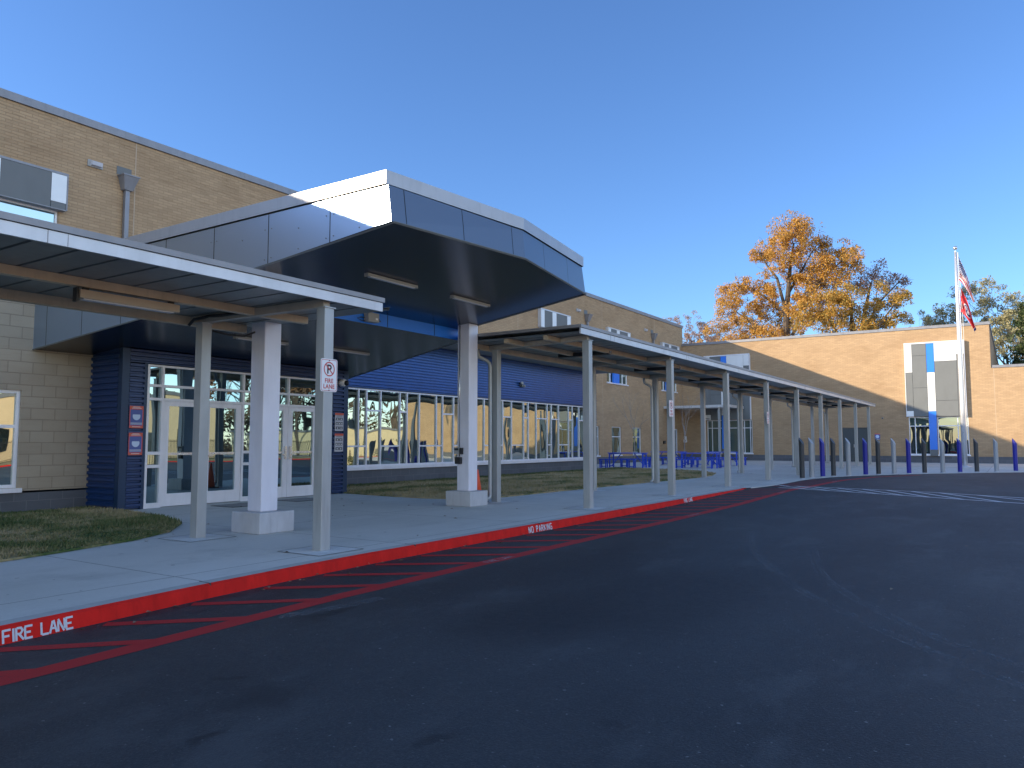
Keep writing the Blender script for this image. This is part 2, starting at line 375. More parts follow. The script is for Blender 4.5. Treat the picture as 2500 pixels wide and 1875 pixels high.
def lerp(a, b, t): return a + (b - a) * t

def strokes_text(mb, text, place, h, adv, th, lift=(.0003, 0, 0)):
    """stencil letters made of straight strokes; place(u, v) gives the 3d point"""
    G = {'F': [((0, 0), (0, 1)), ((.0, 1), (.6, 1)), ((.12, .52), (.48, .52))], 'I': [((.1, 0), (.1, 1))],
         'R': [((0, 0), (0, 1)), ((.1, 1), (.42, .98)), ((.42, .98), (.56, .76)), ((.56, .76), (.38, .5)), ((.38, .5), (.12, .5)), ((.25, .46), (.6, 0))],
         'E': [((0, .08), (0, .92)), ((0, 1), (.6, 1)), ((.1, .5), (.45, .5)), ((0, 0), (.6, 0))],
         'L': [((0, .04), (0, 1)), ((.1, 0), (.6, 0))], 'A': [((0, 0), (.26, .95)), ((.36, 1), (.6, 0)), ((.2, .36), (.44, .36))],
         'N': [((0, 0), (0, .82)), ((.04, 1), (.52, 0)), ((.6, .2), (.6, 1))], 'O': [((0, .1), (0, .9)), ((.08, 1), (.5, 1)), ((.6, .9), (.6, .1)), ((.5, 0), (.08, 0))],
         'P': [((0, 0), (0, 1)), ((.1, 1), (.44, .98)), ((.44, .98), (.56, .76)), ((.56, .76), (.4, .5)), ((.4, .5), (.1, .5))],
         'K': [((0, 0), (0, 1)), ((.1, .5), (.55, 1)), ((.2, .52), (.6, 0))],
         'G': [((0, .1), (0, .9)), ((.08, 1), (.58, 1)), ((.08, 0), (.58, 0)), ((.6, .05), (.6, .45)), ((.36, .46), (.6, .46))]}
    u = 0; ns = 0; place0 = place
    for ch in text:
        if ch == ' ': u += adv * .9; continue
        for a, b in G[ch]:
            ns = (ns + 1) % 7; place = (lambda k: lambda u_, v_: tuple(Vector(place0(u_, v_)) + Vector(lift) * k))(ns)
            ax, ay = u + a[0] * h, a[1] * h; bx_, by = u + b[0] * h, b[1] * h
            dx, dy = bx_ - ax, by - ay; L = math.hypot(dx, dy); nx, ny = -dy / L * th / 2, dx / L * th / 2
            ex, ey = dx / L * th * .25, dy / L * th * .25
            mb.quad(place(ax - nx - ex, ay - ny - ey), place(bx_ - nx + ex, by - ny + ey), place(bx_ + nx + ex, by + ny + ey), place(ax + nx - ex, ay + ny - ey))
        u += adv * (.45 if ch == 'I' else 1)
    return mb
def font_mesh(text, size, place, m, name, parent, align='CENTER'):
    cu = bpy.data.curves.new('letters', 'FONT'); cu.body = text; cu.size = size; cu.align_x = align; cu.resolution_u = 3; cu.offset = size * .022; cu.space_character = 1.08
    to = bpy.data.objects.new('letters', cu); col.objects.link(to)
    dg = bpy.context.evaluated_depsgraph_get(); me = bpy.data.meshes.new_from_object(to.evaluated_get(dg))
    bpy.data.objects.remove(to); bpy.data.curves.remove(cu)
    mb = MB(); mb.add([place(v.co.x, v.co.y) for v in me.vertices], [tuple(p.vertices) for p in me.polygons]); bpy.data.meshes.remove(me)
    return mb.build(name, m, parent)

# ================================================================ GROUND, ROAD, PAVEMENT
def road_z(y):
    return lerp(-.125, -.006, smooth01((y - 13) / 11.5))
KX = [(-40, 8), (-20, 0), (-10, -3.2), (-4, -4.8), (-1, -5.45), (1, -5.8), (2.3, -6.0), (3.2, -6.1), (4.4, -6.24), (5.5, -6.33), (6.65, -6.38), (9, -6.4), (13.3, -6.4), (17.6, -6.38), (21.7, -6.38),
      (23.5, -6.1), (25.5, -6.08), (27, -6.1), (28.6, -6.0), (30, -5.75), (31.5, -5.3), (34.07, -4.05), (36, -2.65), (38.04, -1.0), (39.84, .7), (42, 4), (44, 9), (45, 16), (45.5, 40)]
def kerb_x(y):
    for (y0, x0), (y1, x1) in zip(KX, KX[1:]):
        if y0 <= y <= y1: return lerp(x0, x1, (y - y0) / (y1 - y0))
    return KX[-1][1]
g = MB(); g.quad((-900, -900, -.32), (900, -900, -.32), (900, 1600, -.32), (-900, 1600, -.32))
struct(g.build('ground', M_LAWN))
# road sheet follows the kerb on its left side
mb = MB(); ys = [-40 + i * .5 for i in range(171)]
for a, b in zip(ys, ys[1:]):
    xa, xb = kerb_x(a) - .12, kerb_x(b) - .12
    mb.quad((xa, a, road_z(a)), (60, a, road_z(a)), (60, b, road_z(b)), (xb, b, road_z(b)))
struct(mb.build('road', M_ROAD))
# pavement slab: everything on the school's side of the kerb line
mb = MB(); ys = [-40 + i * .5 for i in range(171)]
for a, b in zip(ys, ys[1:]):
    xa, xb = kerb_x(a) - (.17 if a < 21.6 else 0), kerb_x(b) - (.17 if b < 21.6 else 0)
    mb.quad((-24, a, 0), (xa, a, 0), (xb, b, 0), (-24, b, 0))
mb.box(-24, 60, 45.5, 56, -.2, 0)
for a, b in zip(ys, ys[1:]):
    if a >= 21.6:
        mb.quad((kerb_x(a), a, 0), (kerb_x(a), a, -.2), (kerb_x(b), b, -.2), (kerb_x(b), b, 0))
struct(mb.build('pavement', M_CONC))
# kerb: grey top strip and red painted face
mt = MB(); mr = MB()
ky = [-12 + i * .25 for i in range(int((21.7 + 12) / .25) + 1)]
for a, b in zip(ky, ky[1:]):
    xa, xb = kerb_x(a), kerb_x(b); za, zb = road_z(a) - .03, road_z(b) - .03
    mt.quad((xa - .17, a, .003), (xa - .03, a, .003), (xb - .03, b, .003), (xb - .17, b, .003))
    mr.quad((xa - .03, a, .003), (xa, a, -.014), (xb, b, -.014), (xb - .03, b, .003))
    mr.quad((xa, a, -.014), (xa + .022, a, za), (xb + .022, b, zb), (xb, b, -.014))
k = mt.build('kerb', M_KERBC); struct(k)
mr.quad((kerb_x(21.7) - .17, 21.702, .003), (kerb_x(21.7), 21.702, .003), (kerb_x(21.7) + .02, 21.702, -.1), (kerb_x(21.7) - .17, 21.702, -.1))
mr.build('painted_face', M_KERB, k)
lt = MB()
def kp(y0):
    return lambda u, v: (kerb_x(y0 + u) + .004 + .02 * (1 - v / .1) * .9, y0 + u, road_z(y0 + u) + .012 + v)
strokes_text(lt, 'FIRE LANE', kp(2.63), .082, .062, .0155)
strokes_text(lt, 'NO PARKING', kp(10.2), .085, .078, .017)
strokes_text(lt, 'FIRE LANE', kp(16.85), .075, .066, .017)
lt.build('lettering', M_STENCIL, k)
# joints in the kerb
mj = MB()
for y in (4.45, 7.5, 10.55, 13.6, 16.65, 19.7): mj.box(kerb_x(y) - .17, kerb_x(y) + .002, y, y + .006, -.03, .006)
mj.build('joint', M_JOINT, k)

def strip(mb, pts, w, dz=.0016):
    P = [Vector((p[0], p[1])) for p in pts]
    for i in range(len(P) - 1):
        d = (P[i + 1] - P[i]).normalized(); n0 = Vector((-d.y, d.x)) * w / 2
        q = [P[i] - n0, P[i + 1] - n0, P[i + 1] + n0, P[i] + n0]
        mb.quad(*[(v.x, v.y, road_z(v.y) + dz) for v in q])
def subdiv(pts, step=.5):
    out = []
    for a, b in zip(pts, pts[1:]):
        n = max(1, int(math.hypot(b[0] - a[0], b[1] - a[1]) / step))
        out += [(lerp(a[0], b[0], i / n), lerp(a[1], b[1], i / n)) for i in range(n)]
    return out + [pts[-1]]
mb = MB()
outer = [(-4.2, -3), (-4.75, -.5), (-5.1, 1.6), (-5.13, 2.5), (-5.2, 3.6), (-5.29, 5.1), (-5.3, 6.9), (-5.3, 11), (-5.28, 14.6), (-5.2, 17.3), (-5.2, 22), (-5.05, 23.6), (-5.0, 26.8), (-4.9, 28.3), (-4.35, 31.2), (-3.15, 34)]
strip(mb, subdiv(outer), .19)
def outer_x(y):
    for a, b in zip(outer, outer[1:]):
        if a[1] <= y <= b[1]: return lerp(a[0], b[0], (y - a[1]) / (b[1] - a[1]))
    return -5
y = -.8
while y < 27.5:
    if not (21.8 < y < 22.9):
        strip(mb, subdiv([(kerb_x(y) + .10, y), (outer_x(y + .74) - .05, y + .74)]), .125, .0028)
    y += .83
struct(mb.build('road_marking', M_HATCH))
mb = MB()
def rp(y0): return lambda u, v: (outer_x(y0 + u) - .045 + v * 1.0 - .0, y0 + u, road_z(y0 + u) + .010)
def rpf(y0): return lambda u, v: (outer_x(y0 + u) + .045 - v, y0 + u, road_z(y0 + u) + .004)
for t, y0 in (('FIRE LANE', 7.5), ('NO PARKING', 14.2), ('FIRE LANE', 20.6), ('FIRE LANE', 26.6)): strokes_text(mb, t, rpf(y0), .085, .07, .013, (0, 0, .0003))
struct(mb.build('road_lettering', worn('faded_stencil', (.5, .45, .47), .53)))
# white crosswalk
mb = MB()
far = [(-6.1, 23.75), (-4.9, 23.45), (-3.3, 23.1), (-1.85, 22.7), (0.12, 21.75), (6, 19.2)]
near = [(-5.75, 22.75), (-4.6, 22.25), (-3.08, 21.6), (-1.68, 20.95), (.11, 20.15), (6, 17.6)]
strip(mb, subdiv(far), .085, .002); strip(mb, subdiv(near), .085, .002)
def onl(L, t):
    t *= len(L) - 1; i = min(int(t), len(L) - 2); return (lerp(L[i][0], L[i + 1][0], t - i), lerp(L[i][1], L[i + 1][1], t - i))
for i in range(11):
    a = onl(far, .02 + i * .085); b = onl(near, min(1, .16 + i * .085)); strip(mb, subdiv([a, b]), .075, .003)
struct(mb.build('crosswalk_marking', M_WHITELINE))
# tyre marks
mb = MB()
t1 = [(-3.6, 12.6), (-3.44, 11.9), (-3.08, 10.64), (-2.78, 9.85), (-2.47, 9.2), (-2.15, 8.5), (-1.79, 7.77), (-1.42, 7.21), (-1.1, 6.75), (-.85, 6.41), (-.62, 6.11), (-.3, 5.75), (.15, 5.3), (.7, 4.85)]
t2 = [(-2.3, 10.8), (-2.12, 10.02), (-1.87, 9.03), (-1.63, 8.33), (-1.3, 7.67), (-.99, 7.14), (-.7, 6.67), (-.46, 6.36), (-.15, 6.05), (.3, 5.65), (.9, 5.2)]
for t in (t1, t2):
    for off in (-.04, .012, .045): strip(mb, [(p[0] + off, p[1] + off * .4) for p in subdiv(t, .25)], .030, .002)
strip(mb, subdiv([(-5.1, 4.25), (-4.95, 4.75), (-4.9, 5.3)], .2), .16, .003)
struct(mb.build('tyre_mark', M_TYRE))

# lawns
LAWN_L = [(-15.35, -8), (-8.6, -8), (-8.75, 0), (-9.05, 2.6), (-9.25, 4.0), (-9.43, 4.7), (-9.77, 5.78), (-10.28, 6.64), (-11.14, 7.39), (-12.41, 7.86), (-14.2, 8.13), (-15.35, 8.13)]
LAWN_M = [(-16.7, 13.95), (-14.2, 13.95), (-12.5, 13.75), (-11.5, 13.7), (-10.9, 13.82), (-10.4, 14.3), (-10.1, 15.0), (-10.05, 17.3), (-9.95, 20.2), (-9.75, 24), (-9.6, 27), (-9.75, 28.8), (-10.3, 30.9), (-11.9, 33.2), (-14.2, 34.3), (-16.7, 35.0)]
def inside(p, poly):
    c = False; n = len(poly)
    for i in range(n):
        (x1, y1), (x2, y2) = poly[i], poly[(i + 1) % n]
        if (y1 > p[1]) != (y2 > p[1]) and p[0] < (x2 - x1) * (p[1] - y1) / (y2 - y1) + x1: c = not c
    return c
def lawn(name, poly, nblade, clipx, ms, mbl):
    mb = MB(); mb.prism([(x, y, .004) for x, y in poly], (0, 0, .024)); struct(mb.build(name, ms))
    xs = [p[0] for p in poly]; ysl = [p[1] for p in poly]; mb = MB(); n = 0
    while n < nblade:
        x = random.uniform(min(xs), max(xs)); yy = random.uniform(max(min(ysl), clipx), max(ysl))
        if not inside((x, yy), poly): continue
        if random.random() > min(1, (12 / max(6, math.hypot(x, yy))) ** 1.3): continue
        hN = noise.noise((x * .9, yy * .6, 3.0)); h = random.uniform(.025, .055) * (1 + .7 * hN); a = random.uniform(0, 6.283); w = random.uniform(.006, .013)
        lx, ly = random.gauss(0, .02), random.gauss(0, .02); ca, sa = math.cos(a) * w, math.sin(a) * w
        mb.add([(x - ca, yy - sa, .026), (x + ca, yy + sa, .026), (x + lx, yy + ly, .028 + h)], [(0, 1, 2)]); n += 1
    o = mb.build('grass', mbl); o['kind'] = 'stuff'
lawn('lawn', LAWN_L, 34000, 1.0, M_LAWNG, M_BLADEG); lawn('lawn', LAWN_M, 40000, 13, M_LAWN, M_BLADE)

# fallen leaves and litter
mb = MB()
for i in range(140):
    if i < 60:
        yy = random.uniform(2.5, 20); x = kerb_x(yy) + abs(random.gauss(.08, .12)) + .03; z = road_z(yy) + .01
    elif i < 66:
        x = random.uniform(-5, 3); yy = random.uniform(2, 18); z = road_z(yy) + .01
        if x < kerb_x(yy) + .1: continue
    elif i < 105:
        x = random.uniform(-12, -5.5); yy = random.uniform(40, 52); z = .01
    else:
        x = random.uniform(-13.5, -6.6); yy = random.uniform(5, 13); z = .01
    s = random.uniform(.012, .04); a = random.uniform(0, 6.28)
    c, sn = math.cos(a) * s, math.sin(a) * s
    mb.add([(x - c, yy - sn, z), (x + sn * .6, yy - c * .6, z + .012), (x + c, yy + sn, z + .004), (x - sn * .6, yy + c * .6, z + .014)], [(0, 1, 2, 3)])
o = mb.build('leaf_litter', leaf_mat('dry_leaves', [(.2, (.18, .12, .07)), (.5, (.34, .28, .2)), (.8, (.10, .07, .05))])); o['kind'] = 'stuff'

# ================================================================ MAIN TWO-STOREY BRICK BLOCK
XM, YF = -20.4, 54.0
def wall_x(mb, X, y0, y1, z0, z1, holes):
    """wall skin in the plane x = X with rectangular holes (y0,y1,z0,z1), laid as strips"""
    ysx = sorted({y0, y1, *[h[0] for h in holes], *[h[1] for h in holes]})
    for a, b in zip(ysx, ysx[1:]):
        hs = sorted([(h[2], h[3]) for h in holes if h[0] <= a + 1e-6 and h[1] >= b - 1e-6]); z = z0
        for h0, h1 in hs:
            if h0 > z: mb.quad((X, a, z), (X, b, z), (X, b, h0), (X, a, h0))
            z = h1
        if z < z1: mb.quad((X, a, z), (X, b, z), (X, b, z1), (X, a, z1))
    for a, b, c, d in holes:   # reveals
        D = .12
        mb.quad((X, a, c), (X, a, d), (X - D, a, d), (X - D, a, c)); mb.quad((X, b, c), (X - D, b, c), (X - D, b, d), (X, b, d))
        mb.quad((X, a, d), (X, b, d), (X - D, b, d), (X - D, a, d)); mb.quad((X, a, c), (X - D, a, c), (X - D, b, c), (X, b, c))
main = thing('school_building', (XM, 30, 0), 'tall tan brick two-storey school block in shade with a grey parapet cap', 'building')
tall = [(yr - 3.2, yr) for yr in (9.85, 20.2, 28.4, 36.7, 44.55, 53.05)]
slits = [(39.05, 40.4), (42.08, 43.42), (45.13, 46.45)]
holes = [(a + .12, b - .12, 4.88, 7.25) for a, b in tall] + [(a, b, .5, 2.22) for a, b in slits] + [(51.7, 52.75, .0, 2.2)]
mb = MB(); wall_x(mb, XM, -70, YF, .40, 9.72, [h for h in holes])
mb.quad((XM, YF + .2, 0), (XM, YF, 0), (XM, YF, 9.72), (XM, YF + .2, 9.72))
mb.quad((XM, YF + .2, 0), (XM, YF + .2, 9.72), (-60, YF + .2, 9.72), (-60, YF + .2, 0))
mb.quad((XM, -70, 0), (-60, -70, 0), (-60, -70, 9.72), (XM, -70, 9.72))
mb.build('brick_wall', M_BRICK, main)
mb = MB(); wall_x(mb, XM + .012, -70, YF, 0, .40, [(51.7, 52.75, 0, .4)]); mb.build('base_course', M_BASE, main)
MB().quad((XM, -70, 9.71), (XM, YF + .2, 9.71), (-60, YF + .2, 9.71), (-60, -70, 9.71)).build('roof', M_ROOF, main)
mb = MB(); mb.box(XM - .3, XM + .06, -70, YF + .2, 9.725, 9.93); mb.build('parapet_coping', M_COPING, main)
for y in (11.74, 31.6, 40.9, 48.9): bx(XM - .01, XM + .003, y - .012, y + .012, .42, 9.72).build('control_joint', M_TAN, main)
def tall_window(a, b, strip_=True):
    fr = MB(); y = XM
    # panel box above
    fr.box(XM + .003, XM + .20, a, b, 8.16, 8.22); fr.box(XM + .003, XM + .20, a, a + .03, 7.25, 8.16); fr.box(XM + .003, XM + .20, b - .03, b, 7.25, 8.16); fr.box(XM + .003, XM + .20, a + .03, b - .03, 7.235, 7.26)
    f = fr.build('window', M_FASC if strip_ else M_COPING, main)
    w = b - a; k = w / 3.2
    if not strip_: bx(XM + .01, XM + .192, a + 2.80 * k, a + 3.16 * k, 7.262, 7.42).build('panel', M_PGREY, f)
    cells = [(0.03, .38, M_PWHITE), (.38, 1.19, M_PGREY), (1.19, 1.62, M_PWHITE), (1.62, 2.79, M_PGREY), (2.79, 3.17, M_PWHITE)]
    for u0, u1, m_ in cells:
        mb = MB(); mb.box(XM + .01, XM + .19, a + u0 * k + .004, a + u1 * k - .004, 7.43 if (u0 > 2.5 and not strip_) else 7.265, 8.155); mb.build('panel', m_, f)
    x0, x1 = XM - .11, XM - .05; a2, b2 = a + .12, b - .12
    fm = MB()
    for yy in ((a2, a2 + .55, a2 + .95, a2 + 1.75, a2 + 2.3, b2 - .05) if strip_ else (a2, a2 + .8, b2 - .05)): fm.box(x0, x1, yy, yy + .05, 4.88, 7.25)
    for z in (4.88, 7.2): fm.box(x0 + .003, x1 - .003, a2, b2, z, z + .05)
    fm.build('frame', M_WHITE, f)
    MB().quad((x0 + .02, a2, 4.88), (x0 + .02, b2, 4.88), (x0 + .02, b2, 7.25), (x0 + .02, a2, 7.25)).build('pane', M_GLASS, f)
    if strip_: bx(XM - .04, XM + .05, a2 + .84, a2 + 1.66, 4.82, 7.22).build('blue_strip', M_BLUE, f)
    bx(XM - .06, XM + .07, a2 - .03, b2 + .03, 4.82, 4.89).build('sill', M_WHITE, f)
for a, b in tall: tall_window(a, b, a > 10)
for a, b in slits:
    f = MB(); x0, x1 = XM - .11, XM - .06
    for yy in (a, b - .05): f.box(x0, x1, yy, yy + .05, .5, 2.22)
    for z in (.5, 1.585, 2.17): f.box(x0, x1 - .004, a + .05, b - .05, z, z + .05)
    f = f.build('slit_window', M_WHITE, main)
    MB().quad((x0 + .02, a, .5), (x0 + .02, b, .5), (x0 + .02, b, 2.2), (x0 + .02, a, 2.2)).build('pane', M_GLASS, f)
    bx(XM - .05, XM + .06, a - .05, b + .05, .43, .505).build('sill', M_WHITE, f)
# door near the inner corner
d = bx(XM - .10, XM - .05, 51.75, 52.70, .02, 2.16).build('side_door', M_DARKMETAL, main)
mb = MB(); mb.box(XM - .11, XM + .02, 51.69, 51.75, 0, 2.22); mb.box(XM - .11, XM + .02, 52.70, 52.76, 0, 2.22); mb.box(XM - .11, XM + .018, 51.75, 52.70, 2.16, 2.22); mb.build('frame', M_WHITE, d)
bx(XM - .05, XM - .0, 52.52, 52.56, .95, 1.15).build('handle', M_ALU, d)
def rain_head(y, z, hz):
    mb = MB(); x = XM
    mb.prism([(x + .005, y - .24, z), (x + .34, y - .24, z), (x + .34, y + .24, z), (x + .005, y + .24, z)], (0, 0, -.03))
    t = [(x + .005, y - .22, z - .03), (x + .32, y - .22, z - .03), (x + .32, y + .22, z - .03), (x + .005, y + .22, z - .03)]
    b_ = [(x + .005, y - .12, z - .40), (x + .19, y - .12, z - .40), (x + .19, y + .12, z - .40), (x + .005, y + .12, z - .40)]
    mb.add(t + b_, [(0, 1, 5, 4), (1, 2, 6, 5), (2, 3, 7, 6), (3, 0, 4, 7), (4, 5, 6, 7)])
    h = mb.build('rain_head', M_COPING, main)
    mb = MB(); mb.box(x + .03, x + .14, y - .06, y + .06, hz, z - .405); mb.build('downpipe', M_COPING, h)
    mb = MB(); mb.box(x + .004, x + .012, y - .26, y + .16, z + .03, z + .26); mb.build('scupper', M_PGREY, h)
for y, z, hz in ((11.46, 8.65, .4), (22.9, 8.65, 4.8), (38.85, 8.62, .4), (48.5, 8.66, .4)): rain_head(y, z, hz)
def emergency_light(y, z, label):
    t = thing('wall_light', (XM, y, z), label, 'wall light', 'lights on the tall brick wall')
    mb = MB(); mb.box(XM + .003, XM + .045, y - .20, y + .20, z - .09, z + .09); mb.build('back_plate', M_GREYBOX, t)
    mb = MB(); mb.prism([(XM + .045, y - .14, z + .065), (XM + .16, y - .13, z + .04), (XM + .13, y - .13, z - .055), (XM + .045, y - .14, z - .065)], (0, .27, 0)); mb.build('lens', M_POSTG, t)
emergency_light(10.6, 8.75, 'flat grey wall light on tan brick left of the big rain head')
emergency_light(37.85, 8.73, 'small wall light above the covered walkway, nearer of two on far brick')
emergency_light(47.3, 8.77, 'tiny wall light high on brick close to the inner corner')
t = thing('fire_alarm', (XM, 50.28, 1.2), 'small black box on the brick wall beside the recessed side door', 'wall box')
bx(XM + .003, XM + .09, 50.12, 50.44, 1.17, 1.37).build('housing', M_BLACK, t); bx(XM + .09, XM + .10, 50.22, 50.34, 1.22, 1.32).build('cover', M_PGREY, t)

# ================================================================ FAR WING (gym) facing the camera
gym = thing('school_wing', (-6, YF, 0), 'tan brick wing across the far end with a diagonal sunlit upper half', 'building')
def wall_y(mb, Y, x0, x1, z0, z1, holes, D=.12):
    xs = sorted({x0, x1, *[h[0] for h in holes], *[h[1] for h in holes]})
    for a, b in zip(xs, xs[1:]):
        hs = sorted([(h[2], h[3]) for h in holes if h[0] <= a + 1e-6 and h[1] >= b - 1e-6]); z = z0
        for h0, h1 in hs:
            if h0 > z: mb.quad((a, Y, z), (b, Y, z), (b, Y, h0), (a, Y, h0))
            z = h1
        if z < z1: mb.quad((a, Y, z), (b, Y, z), (b, Y, z1), (a, Y, z1))
    for a, b, c, d in holes:
        mb.quad((a, Y, c), (a, Y + D, c), (a, Y + D, d), (a, Y, d)); mb.quad((b, Y, c), (b, Y, d), (b, Y + D, d), (b, Y + D, c))
        mb.quad((a, Y, d), (b, Y, d), (b, Y + D, d), (a, Y + D, d)); mb.quad((a, Y, c), (b, Y, c), (b, Y + D, c), (a, Y + D, c))
gh = []
for xo in (-13.02, 0): gh += [(-5.54 + xo, -4.38 + xo, .5, 2.84), (-3.96 + xo, -2.31 + xo, .5, 2.84)]
gh.append((-9.46, -7.83, .003, 2.22))
mb = MB(); wall_y(mb, YF, XM + .001, -1.02, .40, 8.36, [(a, b, max(c, .4), d) for a, b, c, d in gh]); wall_y(mb, YF, -1.02, 14, .40, 5.72, [])
mb.quad((-1.02, YF, 5.72), (-1.02, 92, 5.72), (-1.02, 92, 8.36), (-1.02, YF, 8.36))
mb.quad((14, YF, 0), (14, 92, 0), (14, 92, 5.72), (14, YF, 5.72)); mb.quad((XM - 12, 92, 0), (14, 92, 0), (14, 92, 8.3), (XM - 12, 92, 8.3))
mb.build('brick_wall', M_BRICK, gym)
mb = MB(); wall_y(mb, YF - .012, XM + .02, 14, 0, .40, [(-9.46, -7.83, 0, .4)]); mb.build('base_course', M_BASE, gym)
mb = MB(); mb.quad((XM - 12, YF, 8.35), (-1.02, YF, 8.35), (-1.02, 92, 8.35), (XM - 12, 92, 8.35)); mb.quad((-1.02, YF, 5.71), (14, YF, 5.71), (14, 92, 5.71), (-1.02, 92, 5.71)); mb.build('roof', M_ROOF, gym)
mb = MB(); mb.box(XM + .004, -.97, YF - .05, YF + .25, 8.365, 8.54); mb.box(-1.25, -.965, YF + .25, 92, 8.365, 8.537); mb.box(-.96, 14.05, YF - .05, YF + .25, 5.725, 5.88); mb.box(13.8, 14.05, YF + .25, 92, 5.725, 5.877); mb.build('parapet_coping', M_COPING, gym)
for x in (-.89, 6.2): bx(x - .012, x + .012, YF - .003, YF + .01, .42, 5.7).build('control_joint', M_TAN, gym)
def bay(xo):
    Y = YF - .22
    fr = MB(); fr.box(-5.64 + xo, -2.36 + xo, Y - .03, YF - .003, 7.42, 7.50); fr.box(-2.38 + xo, -2.34 + xo, Y, YF - .003, 2.85, 7.42); fr.box(-5.64 + xo, -5.61 + xo, Y, YF - .003, 2.85, 7.42)
    f = fr.build('window_bay', M_WHITE, gym)
    P = [(-5.61, -5.215, 5.64, 7.42, M_PWHITE), (-5.61, -5.215, 3.23, 5.64, M_PGREY), (-5.61, -5.215, 2.86, 3.23, M_PWHITE),
         (-5.215, -4.41, 6.68, 7.42, M_PGREY), (-5.215, -4.41, 4.66, 6.68, M_PGREY), (-5.215, -4.41, 2.86, 4.66, M_PGREY),
         (-4.41, -3.985, 5.60, 7.42, M_BLUE), (-4.41, -3.985, 3.18, 5.60, M_PWHITE), (-4.41, -3.985, .80, 3.18, M_BLUE), (-4.41, -3.985, .42, .80, M_PGREY),
         (-3.985, -2.785, 6.27, 7.42, M_PWHITE), (-3.985, -2.785, 3.83, 6.27, M_PGREY), (-3.985, -2.785, 2.86, 3.83, M_PGREY),
         (-2.785, -2.385, 6.65, 7.42, M_PWHITE), (-2.785, -2.385, 2.86, 6.65, M_PGREY)]
    for a, b, c, d, m_ in P: bx(a + xo + .008, b + xo - .008, Y, YF - .004, c + .008, d - .008).build('panel', m_, f)
    bx(-5.6 + xo, -2.39 + xo, Y + .03, YF - .006, 2.87, 7.41).build('backing', M_BLACK, f)
    for a, b, mul, hi in ((-5.54, -4.38, (-5.19,), ()), (-3.96, -2.31, (-2.87, -2.46), ())):
        a += xo; b += xo; fm = MB(); y0, y1 = YF + .04, YF + .10
        for x in (a, b - .05): fm.box(x, x + .05, y0, y1, .5, 2.84)
        for x in mul: fm.box(x + xo - .025, x + xo + .025, y0, y1, .55, 2.79)
        for z in (.5, 2.25, 2.79): fm.box(a + .05, b - .05, y0 + .004, y1, z, z + .05)
        w = fm.build('window', M_WHITE, f)
        MB().quad((a, YF + .08, 2.3), (b, YF + .08, 2.3), (b, YF + .08, 2.8), (a, YF + .08, 2.8)).build('shaded_pane', M_GLASSF, w)
        MB().quad((a, YF + .08, .5), (b, YF + .08, .5), (b, YF + .08, 2.28), (a, YF + .08, 2.28)).build('pane', M_GLASSF if xo < -1 else M_GLASSK, w)
        bx(a - .05, b + .05, YF - .08, YF + .05, .43, .505).build('sill', M_WHITE, w)
bay(-13.02); bay(0)
dd = MB(); dd.box(-9.46, -9.40, YF + .02, YF + .10, 0, 2.22); dd.box(-7.89, -7.83, YF + .02, YF + .10, 0, 2.22); dd.box(-9.40, -7.89, YF + .024, YF + .10, 2.16, 2.22)
dd = dd.build('double_door', M_DARKMETAL, gym)
bx(-9.395, -8.65, YF + .05, YF + .09, .02, 2.15).build('door_leaf', M_DARKMETAL, dd); bx(-8.64, -7.895, YF + .05, YF + .09, .02, 2.15).build('door_leaf', M_DARKMETAL, dd)
bx(-8.80, -8.66, YF - .02, YF + .05, .92, 1.14).build('handle', M_ALU, dd)

# small white canopy over the corner door
cn = thing('door_canopy', (-18, 52, 0), 'thin white flat canopy on one post over the inner corner door', 'canopy')
mb = MB(); mb.box(XM + .02, -15.87, 50.35, YF - .24, 3.66, 3.72); mb.build('roof_slab', M_FASC, cn)
mb = MB(); mb.box(XM + .02, -15.85, 50.30, 50.345, 3.60, 3.78); mb.box(-15.865, -15.82, 50.345, YF - .24, 3.60, 3.78); mb.build('fascia', M_FASC, cn)
bx(-16.62, -16.48, 50.5, 50.64, 0, 3.655).build('post', M_STEEL, cn)
t = thing('vent_hood', (-18.4, YF - .3, 3), 'pale square vent box on the dark panels under the small white canopy', 'vent')
mb = MB(); mb.box(-18.59, -18.2, YF - .42, YF - .225, 2.88, 3.22); mb.build('hood', M_PWHITE, t); bx(-18.55, -18.24, YF - .44, YF - .421, 2.92, 3.0).build('grille', M_GREYBOX, t)
t = thing('door_sign', (-20.2, YF - .02, 1.5), 'small white two-part sign on brick in the inner corner', 'sign')
bx(-20.36, -20.1, YF - .03, YF - .003, 1.26, 1.47).build('lower_plate', M_SIGN, t); bx(-20.32, -20.14, YF - .03, YF - .003, 1.49, 1.70).build('upper_plate', M_SIGN, t)
mb = MB(); mb.box(-20.30, -20.24, YF - .034, YF - .031, 1.54, 1.64); mb.box(-20.22, -20.17, YF - .034, YF - .031, 1.32, 1.42); mb.build('symbol', M_POSTD, t)
t = thing('far_poster', (-7.37, YF, 1.6), 'purple and white notice on far brick wall right of the dark double door', 'poster')
bx(-7.53, -7.22, YF - .02, YF - .003, 1.42, 1.82).build('sheet', M_POSTB, t)
mb = MB(); mb.lathe([(.105, 0), (.105, .004)], 20); mb.v = [(-7.375 + x, YF - .0205 - z, 1.63 + y) for x, y, z in mb.v]; mb.build('emblem', M_POSTL, t)
bx(-7.53, -7.22, YF - .024, YF - .021, 1.77, 1.82).build('banner', M_POSTR, t); bx(-7.50, -7.25, YF - .024, YF - .021, 1.44, 1.48).build('text_line', M_POSTG, t)
bx(-7.33, -7.25, YF - .10, YF - .003, 1.22, 1.34).build('intercom', M_GREYBOX, t)
